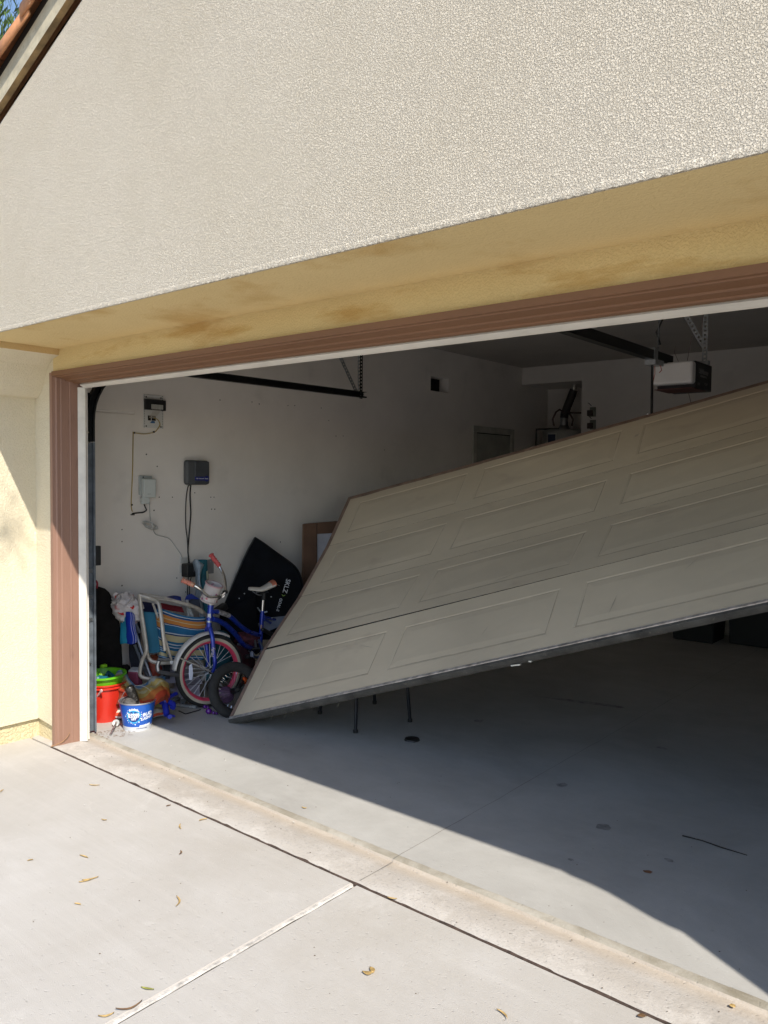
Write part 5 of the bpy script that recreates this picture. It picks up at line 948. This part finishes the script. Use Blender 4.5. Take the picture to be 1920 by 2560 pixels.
# saddle: nose to the left, raised tail to the right
SC = at(653, 1472, sd_)
def sad(u, v):
    t = u; x = -.095+.19*t; w_ = .020+.052*(t**1.5); a = math.pi*(v*1.3-.15)
    z = .003+.036*max(0, t-.45)**1.1/.55+.012*math.cos(t*6)*.4; dirx = (_r*.90+_f*.43).normalized(); side = dirx.cross(Vector((0, 0, 1)))
    return SC+dirx*x+side*(math.cos(a)*w_)+Vector((0, 0, 1))*(z+math.sin(a)*.018*(.8+.5*t)-.008)
b = MB(); b.grid(sad, 22, 14); b.build('saddle', mat('saddle_white', (.56, .52, .46), .4, var=.04), bike, smooth=80, solid=.006)
b = MB(); b.grid(lambda u, v: sad(.86+.16*u, v)+Vector((0, 0, .003))+(_r*.9+_f*.43)*.001, 5, 14); b.build('saddle_tail', mat('saddle_coral', (.62, .20, .12), .5), bike, smooth=80, solid=.006)
b = MB(); b.tube(arc([at(631, 1478, sd_-.02), at(645, 1487, sd_-.02), at(656, 1488, sd_)]), .004, 6); b.tube([at(640, 1479, sd_), at(668, 1474, sd_)], .010, 8); b.build('saddle_rail', m_galv, bike)
b = MB(); b.tube([at(690, 1461, sd_), at(699, 1464, sd_+.02)], .002, 5); b.build('tail_wire', m_galv, bike)
# chain ring, crank, pedal
CN = Matrix.Translation(at(640, 1621, sd_-.04)) @ (Matrix((_r, _u, _f)).transposed().to_4x4()) @ Matrix.Rotation(R(38), 4, 'Y')
for nm, pr, mm in (('chain_guard', [(.060, -.002), (.078, -.002), (.078, .002), (.060, .002), (.060, -.002)], mat('guard_blue_grey', (.10, .13, .20), .35)), ('sprocket', [(.012, -.001), (.045, -.001), (.045, .001), (.012, .001)], m_blk)):
    b = MB(); b.lathe(pr, 32, CN); b.build(nm, mm, bike)
b = MB(); b.tube([at(640, 1620, sd_-.06), at(637, 1600, sd_-.08)], .008, 8); b.build('crank_arm', m_galv, bike)
b = MB(); b.tube([at(610, 1621, sd_-.1), at(625, 1623, sd_-.08), at(650, 1621, sd_-.06)], .012, 8); b.build('chain_case', m_blk, bike)
b = MB(); b.bb(at(600, 1620, sd_-.1)-Vector((.012, .02, .022)), at(604, 1612, sd_-.1)+Vector((.008, .02, .012))); b.build('pedal_reflector', mat('reflector_grey', (.25, .27, .33), .3), bike, bevel=.003)
b = MB(); b.lathe([(0, -.012), (.025, -.012), (.032, 0), (.025, .012), (0, .012)], 18, Matrix.Translation(at(621, 1641, sd_-.25))); b.build('pedal', m_blk, bike)
b = MB(); b.box(at(630, 1636, sd_-.3), (.03, .02, .04)); b.build('pedal_reflector', mat('reflector_grey', (0, 0, 0)), bike, bevel=.008)
# handlebar, stem, grips, basket
st0 = ht; clampP = at(557, 1487, FD+.02)
b = MB(); b.tube([st0, at(528, 1506, FD), at(536, 1502, FD), at(548, 1494, FD+.01), clampP], [.012, .012, .0105, .0105, .011], 10); b.build('stem', m_black, bike)
b = MB(); b.lathe([(.010, -.018), (.017, -.018), (.018, 0), (.017, .018), (.010, .018)], 14, Matrix.Translation(clampP) @ (Matrix((_u, _r, _f)).transposed().to_4x4())); b.build('stem_clamp', m_chrome, bike)
G1 = [(557, 1487, FD+.02), (563, 1478, FD+.10), (563, 1460, FD+.17), (559, 1438, FD+.22), (551, 1421, FD+.24), (546, 1413, FD+.24)]
b = MB(); b.tube(arc([at(*q) for q in G1], 5), .0105, 12); b.build('handlebar', m_chrome, bike)
G2 = [(557, 1487, FD+.02), (545, 1490, FD-.08), (525, 1492, FD-.17), (512, 1484, FD-.22), (500, 1472, FD-.25), (487, 1464, FD-.26)]
b = MB(); b.tube(arc([at(*q) for q in G2], 5), .0105, 12); b.build('handlebar', m_chrome, bike)
def grip(p0, p1, d0, d1, m_, nm='grip'):
    a_ = at(*p0, d0); c_ = at(*p1, d1); n_ = 22; b = MB(); b.tube([a_.lerp(c_, i/n_) for i in range(n_+1)], [.0165+.0022*math.sin(i*1.7)-(.004 if i in (0, n_) else 0)+(.004 if i >= n_-2 and i < n_ else 0) for i in range(n_+1)], 12); b.build(nm, m_, bike, smooth=60)
grip((549, 1416), (526, 1385), FD+.24, FD+.22, m_gripp); grip((486, 1463.5), (454, 1449), FD-.26, FD-.27, mat('grip_faded', (.46, .28, .17), .6, var=.25, vs=30, col2=(.55, .12, .10)))
BK = at(528, 1482, FD-.07); ax_ = (_u*.93+_r*.36-_f*.15).normalized(); MB_ = Matrix.Translation(BK) @ ax_.to_track_quat('Z', 'Y').to_matrix().to_4x4()
m_bas = mat('basket_white', (.55, .50, .49), .5, var=.06, spots=1, sscale=26, scol=(.32, .06, .16)); 
b = MB(); b.lathe([(0, -.062), (.050, -.062), (.055, -.058), (.058, .058), (.061, .064), (.057, .066), (.052, .058), (.049, -.05), (0, -.052)], 28, MB_); b.build('basket', m_bas, bike)
ring('basket_rim', [(.0575, .056), (.063, .060), (.063, .068), (.056, .068)], mat('basket_pink', (.52, .32, .34), .5), bike, MB_, 28); ring('basket_base', [(.0555, -.064), (.0605, -.058), (.0605, -.050), (.0558, -.050)], mat('basket_pale', (.46, .40, .39), .5), bike, MB_, 28)
for k in range(14):
    a = k*2.4; z = -.045+.09*((k*5) % 9)/9*.7; b = MB(); c = MB_ @ Vector((.0582*math.cos(a), .0582*math.sin(a), z)); n_ = (MB_.to_3x3() @ Vector((math.cos(a), math.sin(a), 0))); q = n_.to_track_quat('Z', 'Y').to_matrix()
    b.add([c+q @ Vector((.011*math.cos(h*1.047)*(1 if h % 2 else .6), .011*math.sin(h*1.047)*(1 if h % 2 else .6), .0006)) for h in range(6)], [tuple(range(6))]); b.build('flower_print', mat('flower_a', (.34, .07, .22), .5) if k % 2 else mat('flower_b', (.50, .16, .20), .5), bike, smooth=0)
b = MB(); b.tube([at(541, 1500, FD+.0), at(553, 1490, FD-.02), at(563, 1481, FD-.02)], .007, 8); b.build('lever', m_chrome, bike)
b = MB(); b.box(at(563, 1480, FD-.01), (.03, .03, .022), Matrix.Rotation(.5, 3, 'Z')); b.build('shifter', m_blk, bike, bevel=.004)
# ------------------------------------------------------------------ black tyre bike half buried under the door
H2 = at(588, 1726, 5.34); t2 = thing('black_tyre_wheel', 'fat black tyre wheel with short spokes leaning under the lower left corner of the door', 'wheel', H2)
n2 = (CAM-H2).normalized()*.84+_r*.46+Vector((0, 0, .16)); n2.normalize(); M2 = Matrix.Translation(H2) @ n2.to_track_quat('Z', 'Y').to_matrix().to_4x4()
R2 = .192; ring('tyre', [(R2-.034+.034*math.cos(2*math.pi*k/12), .032*math.sin(2*math.pi*k/12)) for k in range(13)], m_rubber, t2, M2)
ring('rim', [(R2-.066, -.012), (R2-.068, .012), (R2-.056, .02), (R2-.056, -.02), (R2-.066, -.012)], m_blk, t2, M2)
for k in range(28):
    a = 2*math.pi*k/28; b = MB(); b.tube([M2 @ Vector(((R2-.086)*math.cos(a), (R2-.086)*math.sin(a), .006)), M2 @ Vector(((R2-.062)*math.cos(a), (R2-.062)*math.sin(a), .004))], .0022, 5); b.build('spoke_nipple', m_chrome, t2)
    b = MB(); b.tube([M2 @ Vector((.02*math.cos(a+.6), .02*math.sin(a+.6), .02)), M2 @ Vector(((R2-.07)*math.cos(a), (R2-.07)*math.sin(a), .004))], .0010, 4); b.build('spoke', m_black, t2)
b = MB(); b.lathe([(0, .04), (.018, .036), (.02, -.036), (0, -.04)], 14, M2); b.build('hub', m_black, t2)
b = MB(); b.tube([M2 @ Vector((0, 0, .045)), at(618, 1690, 5.55), at(640, 1665, 5.7)], .012, 8); b.build('fork', m_black, t2)
b = MB(); b.bb(at(612, 1702, 5.45)-Vector((.012, .01, .02)), at(612, 1702, 5.45)+Vector((.012, .01, .025))); tag(b.build('orange_reflector', mat('orange_glow', (.75, .10, .01), .4), bevel=.004), 'small orange reflector peeking out at the door edge above the black tyre', 'reflector')
lump('purple_ball', 'dusty purple ball behind the spokes of the black tyre', 'ball', 562, 1738, 5.44, .062, .05, .062, mat('dusty_purple', (.12, .06, .13), .5, var=.3, vs=18), 3, wob=.1)
# ------------------------------------------------------------------ black carry bag, cardboard frame, odds behind the bike
BD = 6.32
m_bagb = mat('black_nylon', (.005, .006, .009), .8, spec=.15, var=.3, vs=10, bump=.4, bs=160)
bag = thing('black_goal_bag', 'large flat black carry bag with white lettering leaning on the wall behind the saddle', 'bag', at(640, 1500, BD))
front_ = [(637, 1343, BD+.06), (660, 1358, BD+.07), (690, 1380, BD+.09), (722, 1403, BD+.10), (741, 1420, BD+.10), (752, 1442, BD+.09), (757, 1470, BD+.07), (750, 1500, BD+.0), (712, 1545, BD-.05), (690, 1600, BD-.15), (560, 1600, BD-.25), (550, 1545, BD-.15), (566, 1500, BD-.02), (590, 1440, BD+.02), (614, 1385, BD+.05)]
b = MB(); b.prism([at(*q) for q in front_], Vector((-.03, .02, 0))); b.build('bag_shell', m_bagb, bag, bevel=.012, seg=3)
b = MB(); b.tube(arc([at(q[0], q[1], q[2]-.004) for q in front_[:8]], 3), .006, 6); b.tube(arc([at(q[0], q[1], q[2]-.004) for q in (front_[10:]+front_[:1])], 3), .005, 6); b.build('piping', mat('piping', (.004, .004, .006), .4), bag)
def face_text(s_, size, px, py, deg, m_, dd=-.016, ax=1):
    return text(s_, size, 'lettering', m_, bag, Matrix.Translation(at(px, py, BD+dd)) @ Matrix((_r, _u, -_f)).transposed().to_4x4() @ Matrix.Rotation(R(deg), 4, 'Z'), bold=.0006)
m_let = mat('lettering_white', (.50, .52, .55), .6)
face_text('SKLZ', .050, 716, 1465, -106, m_let, -.06)
face_text('GOAL-E', .030, 698, 1512, -106, m_let, -.06)
b = MB(); M_ = Matrix.Translation(at(708, 1489, BD-.06)) @ Matrix((_r, _u, -_f)).transposed().to_4x4() @ Matrix.Rotation(R(-104), 4, 'Z')
for s_ in (-1, 1): b.add([M_ @ Vector(v) for v in ((-.010, s_*.014, 0), (-.004, s_*.014, 0), (.006, 0, 0), (0, 0, 0))], [(0, 1, 2, 3)])
b.build('green_chevron', mat('chevron', (.22, .38, .04), .6), bag, smooth=0)
curve_sheet('bag_fold', [[at(560, 1530, BD-.22), at(600, 1510, BD-.14), at(640, 1490, BD-.08)], [at(556, 1560, BD-.3), at(600, 1545, BD-.25), at(640, 1520, BD-.12)], [at(560, 1620, BD-.32), at(600, 1610, BD-.3), at(650, 1590, BD-.2)]], m_bagb, bag, wob=.02, freq=7, solid=.03)
for i, (px, py) in enumerate(((611, 1484), (598, 1496), (587, 1561), (680, 1545), (678, 1492))):
    b = MB(); b.lathe([(0, .003), (.004, .002), (.005, 0)], 8, Matrix.Translation(at(px, py, BD-.2)) @ (-_f).to_track_quat('Z', 'Y').to_matrix().to_4x4()); b.build('rivet', m_galv, bag)
b = MB(); b.box(at(552, 1522, 5.95), (.06, .10, .05), Matrix.Rotation(.4, 3, 'X')); tag(b.build('black_case', m_blk, bevel=.01), 'small black case sitting behind the top tube of the bicycle', 'case')
m_card = mat('cardboard', (.115, .062, .038), .85, var=.15, vs=5, bump=.3, bs=90); m_card2 = mat('cardboard_edge', (.17, .10, .06), .85, var=.15)
FDp = 6.62; fr_ = thing('cardboard_frame', 'brown cardboard frame with white middle leaning on the wall behind the door edge', 'frame', at(800, 1450, FDp))
b = MB(); b.prism([at(760, 1309, FDp), at(792, 1306, FDp+.04), at(792, 1520, FDp+.0), at(757, 1520, FDp-.04)], _f*.03); b.build('side_rail', m_card, fr_, bevel=.003)
b = MB(); b.prism([at(792.5, 1306, FDp+.04), at(880, 1300, FDp+.14), at(880, 1330, FDp+.13), at(792.5, 1335, FDp+.04)], _f*.03); b.build('top_rail', m_card, fr_, bevel=.003)
b = MB(); b.prism([at(756, 1311, FDp-.005), at(759.5, 1309, FDp-.005), at(756.5, 1520, FDp-.045), at(753, 1520, FDp-.045)], _f*.04); b.build('edge_strip', m_card2, fr_, smooth=0)
b = MB(); b.prism([at(792, 1334, FDp+.06), at(880, 1329, FDp+.15), at(880, 1520, FDp+.1), at(792, 1520, FDp+.02)], _f*.01); b.build('white_sheet', mat('lilac_white', (.40, .40, .45), .7), fr_, smooth=0)
m_pl = mat('pale_blue_plastic', (.20, .23, .30), .5, var=.15, vs=10)
b = MB(); b.prism([at(622, 1562, 6.2), at(660, 1540, 6.25), at(720, 1536, 6.3), at(712, 1560, 6.2), at(668, 1580, 6.1), at(630, 1588, 6.1)], _f*.05); tag(b.build('pale_box', m_pl, bevel=.01), 'pale blue plastic tub behind the bicycle seat tube', 'tub')
lump('maroon_net', 'tangled maroon netting behind the bicycle cranks', 'net', 612, 1600, 6.05, .10, .08, .06, mat('maroon_net', (.10, .02, .03), .8, var=.6, vs=40), 6)
lump('red_cloth', 'dark red cloth heaped low behind the bicycle wheel', 'cloth', 585, 1650, 5.95, .14, .1, .12, mat('dark_red_cloth', (.06, .008, .015), .9, var=.4, vs=12), 8)
lump('teal_cushion', 'dark teal cushion seen through the bicycle spokes', 'cushion', 553, 1640, 5.85, .09, .06, .20, mat('dark_teal', (.006, .07, .10), .9, var=.2, vs=12), 9, wob=.15)
b = MB(); b.box(at(672, 1582, 5.95), (.03, .16, .03), Matrix.Rotation(-.5, 3, 'X')); tag(b.build('black_grip', m_blk, bevel=.01), 'black padded bar showing between the seat tube and the door edge', 'bar')
# ------------------------------------------------------------------ dry leaves and chips on the concrete
m_l1 = mat('leaf_dry', (.48, .33, .13), .6, var=.25, vs=50); m_l2 = mat('leaf_green', (.28, .28, .06), .6, var=.2, vs=50); m_l3 = mat('leaf_brown', (.16, .09, .04), .7, var=.2, vs=50)
def leaf(px, py, ln, ang, wd, curl, m_, z=0.0, nm='leaf', par=None):
    p = on(px, py, 2, z+.003); b = MB(); n_ = 8; P = []
    ca, sa = math.cos(ang), math.sin(ang)
    for i in range(n_+1):
        t = i/n_; s_ = (t-.5)*ln; w_ = wd*math.sin(math.pi*min(1, t*1.02+.001))**.8*(1 if t < .85 else .7); bend = curl*ln*(t-.5)**2*2; zz = z+.004+.022*abs(curl)*abs(t-.5)**1.5*2*ln/.05*.5
        for k in (-1, 0, 1): x = s_; y = bend+k*w_; P.append((p.x+x*ca-y*sa, p.y+x*sa+y*ca, zz+(.003 if k else 0)))
    b.add(P, [(3*i+k, 3*i+k+1, 3*i+k+4, 3*i+k+3) for i in range(n_) for k in (0, 1)]); return b.build(nm, m_, par, smooth=60, solid=.0008)
KX = 1000/1659
LV = [(390, 438, .10, .2, 'slender tan leaf on the slab, highest of the leaves near the house corner'), (5, 462, .06, -1.3, 'tan leaf at the left edge of the driveway'), (840, 580, .07, .9, 'tan leaf lying just before the dark expansion joint'), (745, 610, .10, -1.0, 'curved tan leaf left of the leaf by the expansion joint'),
      (430, 582, .05, 0, 'faint flat leaf in the middle of the upper slab'), (752, 718, .06, -1.2, 'small hooked brown leaf in the middle of the slab'), (350, 733, .09, -.2, 'thin brown leaf above the pair of golden leaves'), (375, 828, .11, .75, 'long golden leaf, upper of the pair on the left slab'), (352, 836, .08, .75, 'golden leaf with pointed tip, lower of the pair on the left slab'),
      (325, 930, .05, 0, 'short flat golden leaf below the pair on the left slab'), (745, 920, .13, -1.05, 'long bent golden leaf in the centre of the left slab'), (125, 748, .04, .8, 'tiny tan leaf on the far left of the slab'), (610, 1283, .08, .05, 'greenish leaf just above the pale joint line'), (540, 1365, .14, .8, 'long brown leaf lying along the pale joint line'),
      (440, 1397, .08, .6, 'tan leaf near the bottom edge beside the pale joint'), (1527, 1220, .07, .3, 'broad curled tan leaf on the right slab'), (1545, 1205, .06, -.9, 'twisted brown leaf crossing the broad curled one'), (698, 522, .04, .9, 'small rust coloured leaf near the apron'), (1625, 908, .07, 0, 'yellow leaf lying on the dark expansion joint'), (1260, 532, .05, -.2, 'small tan leaf on the sunlit garage floor')]
LV = [(x*KX, 1700+y*KX, l, a, lb) for x, y, l, a, lb in LV]+[(1260, 2536, .09, -.75, 'thin yellow leaf at the bottom of the right slab'), (1604, 2541, .05, .3, 'crumpled dark leaf beside the expansion joint at the bottom right'), (1832, 2517, .035, .4, 'round tan leaf on the apron near the right edge')]
for i, (px, py, ln, an, lb) in enumerate(LV):
    zz = .0 if i != 19 else ZF
    o = leaf(px, py, ln*.56, an+YAW*.6, .003+.005*(i in (15, 16, 21, 22))+.001*random.random(), random.choice((-1, 1))*(.08+.35*random.random()), m_l2 if i in (12,) else m_l3 if i in (5, 13, 17, 21) else m_l1, zz); tag(o, lb, 'leaf', 'dry leaves on the concrete')
ch_ = MB()
for px, py, k in [(350, 518, 1), (710, 272, 0), (935, 333, 0), (270, 335, 0), (520, 262, 0), (745, 410, 1), (1218, 588, 1)]+[(random.uniform(250, 1600), random.uniform(250, 900), 2) for _ in range(60)]:
    p = on(px*KX, 1700+py*KX, 2, .016 if py < 400 else .006); r_ = .006 if k < 2 else .0022; ch_.add([(p.x+r_*math.cos(a*1.257+px), p.y+r_*math.sin(a*1.257+px)*.6, p.z) for a in range(5)]+[(p.x, p.y, p.z+r_*.4)], [(0, 1, 2, 3, 4)]+[(a, (a+1) % 5, 5) for a in range(5)])
tag(ch_.build('grit', mat('white_chip', (.62, .6, .56), .8), smooth=0), 'scattered white paint chips and grit across the sunlit threshold', 'grit', kind='stuff')
dk = MB()
for _ in range(170):
    x = random.uniform(-.02, 4); y = random.choice((random.uniform(-.17, .05), random.uniform(-2.2, -.2), random.uniform(.1, 1.2))); z = .005 if y < .05 and y > -.18 else (.001 if y < 0 else ZF+.001); r_ = random.uniform(.0012, .0035)
    dk.add([(x+r_*math.cos(a*1.257), y+r_*math.sin(a*1.257), z) for a in range(5)]+[(x, y, z+r_*.6)], [(a, (a+1) % 5, 5) for a in range(5)])
tag(dk.build('dirt_crumbs', mat('dirt', (.12, .09, .06), .9), smooth=0), 'small dark dirt crumbs scattered over the concrete', 'dirt', kind='stuff')
tw = MB()
for _ in range(46):
    x = random.uniform(-.06, .12); y = random.uniform(.03, .26); a = random.uniform(0, 3.1); l_ = random.uniform(.008, .035); z = ZF+.003 if y > .06 else .006
    tw.tube([(x, y, z), (x+l_*.5*math.cos(a), y+l_*.5*math.sin(a), z+.003), (x+l_*math.cos(a+.4), y+l_*math.sin(a+.4), z)], .0008, 4)
tag(tw.build('leaf_litter', mat('litter', (.20, .12, .06), .9)), 'dry leaf litter and fibres gathered at the foot of the jamb', 'litter', kind='stuff')
b = MB(); b.tube(arc([(-.075, -.19, .002), (-.05, -.14, .02), (-.035, -.11, .05), (-.03, -.10, .075)]), [.004]*6+[.002]*7, 6); tag(b.build('dried_twig', mat('twig_tan', (.36, .20, .10), .8)), 'short dried twig sticking up at the foot of the brown jamb', 'twig')
# ------------------------------------------------------------------ tree beyond the roof, top left
tr = thing('tree', 'leafy green tree showing above the roof tiles in the top left corner', 'tree', (-9.2, 3.3, 0))
b = MB(); b.tube(arc([(-9.2, 3.3, 0), (-9.1, 3.4, 2.5), (-9.3, 3.2, 5), (-9.1, 3.3, 7.2)]), [.22-.012*i for i in range(13)], 10)
b.build('trunk', mat('bark', (.12, .08, .05), .9, var=.3, vs=20, bump=1, bs=40, bdist=.01), tr)
cr_ = MB(); rnd = random.Random(3); CC = Vector((-9.1, 3.7, 8.1))
for _ in range(7000):
    d_ = Vector((rnd.gauss(0, 1), rnd.gauss(0, 1), rnd.gauss(0, .8))); c = CC+d_.normalized()*(rnd.random()**.42)*1.55
    if noise.noise(c*1.6) < -.10: continue
    a = Vector((rnd.gauss(0, .35), rnd.gauss(0, .35), rnd.choice((-1, 1, 1)))).normalized(); s_ = a.cross(Vector((rnd.random(), rnd.random(), .1))).normalized(); L_ = rnd.uniform(.14, .30)
    cr_.add([c, c+a*L_*.5+s_*.022, c+a*L_, c+a*L_*.5-s_*.022], [(0, 1, 2, 3)])
cr_.build('crown', mat('leaf_tree', (.10, .17, .03), .6, var=.4, vs=3), tr, smooth=0)
for k in range(9):
    a = k*.7; limb = MB(); limb.tube([(-9.15, 3.3, 6.2), (-9.1+.5*math.cos(a), 3.5+.5*math.sin(a), 7.3), (-9.1+1.1*math.cos(a), 3.5+1.1*math.sin(a), 8.3)], [.04, .022, .008], 6); limb.build('limb', mat('bark', (0, 0, 0)), tr)

# tree behind the viewer: one leafy limb reaches over the driveway and dapples the left pier
t3 = thing('overhanging_tree', 'tree standing behind the viewer with one leafy limb over the driveway', 'tree', (8.6, -10, 0))
b = MB(); b.tube(arc([(8.6, -10, 0), (8.5, -9.9, 2), (8.7, -10.1, 4), (8.5, -10, 6)]), [.2-.01*i for i in range(13)], 10); b.build('trunk', mat('bark', (0, 0, 0)), t3)
tipc = Vector((-.303, -.31, 1.27))+Vector((.853, -.452, 1))*4.5
b = MB(); b.tube(arc([(8.55, -10, 5.2), (7, -8, 6.3), (5.2, -5, 6.3), tuple(tipc+Vector((.3, -.5, .15))), tuple(tipc)]), [.07-.004*i for i in range(17)], 8); b.build('limb', mat('bark', (0, 0, 0)), t3)
lf = MB(); r3 = random.Random(11)
for _ in range(90):
    c = tipc+Vector((r3.gauss(0, .05), r3.gauss(0, .05), r3.gauss(-.03, .13))); a = Vector((r3.gauss(0, .4), r3.gauss(0, .4), r3.choice((-1, 1)))).normalized(); s_ = a.cross(Vector((.5, .3, .1))).normalized(); L_ = r3.uniform(.04, .08); lf.add([c, c+a*L_*.5+s_*.009, c+a*L_, c+a*L_*.5-s_*.009], [(0, 1, 2, 3)])
for _ in range(900):
    c = Vector((8.5, -10.2, 6.6))+Vector((r3.gauss(0, .7), r3.gauss(0, .7), r3.gauss(0, .5))); a = Vector((r3.gauss(0, .4), r3.gauss(0, .4), r3.choice((-1, 1)))).normalized(); s_ = a.cross(Vector((.5, .3, .1))).normalized(); lf.add([c, c+a*.07+s_*.02, c+a*.14, c+a*.07-s_*.02], [(0, 1, 2, 3)])
lf.build('crown', mat('leaf_tree', (0, 0, 0)), t3, smooth=0)
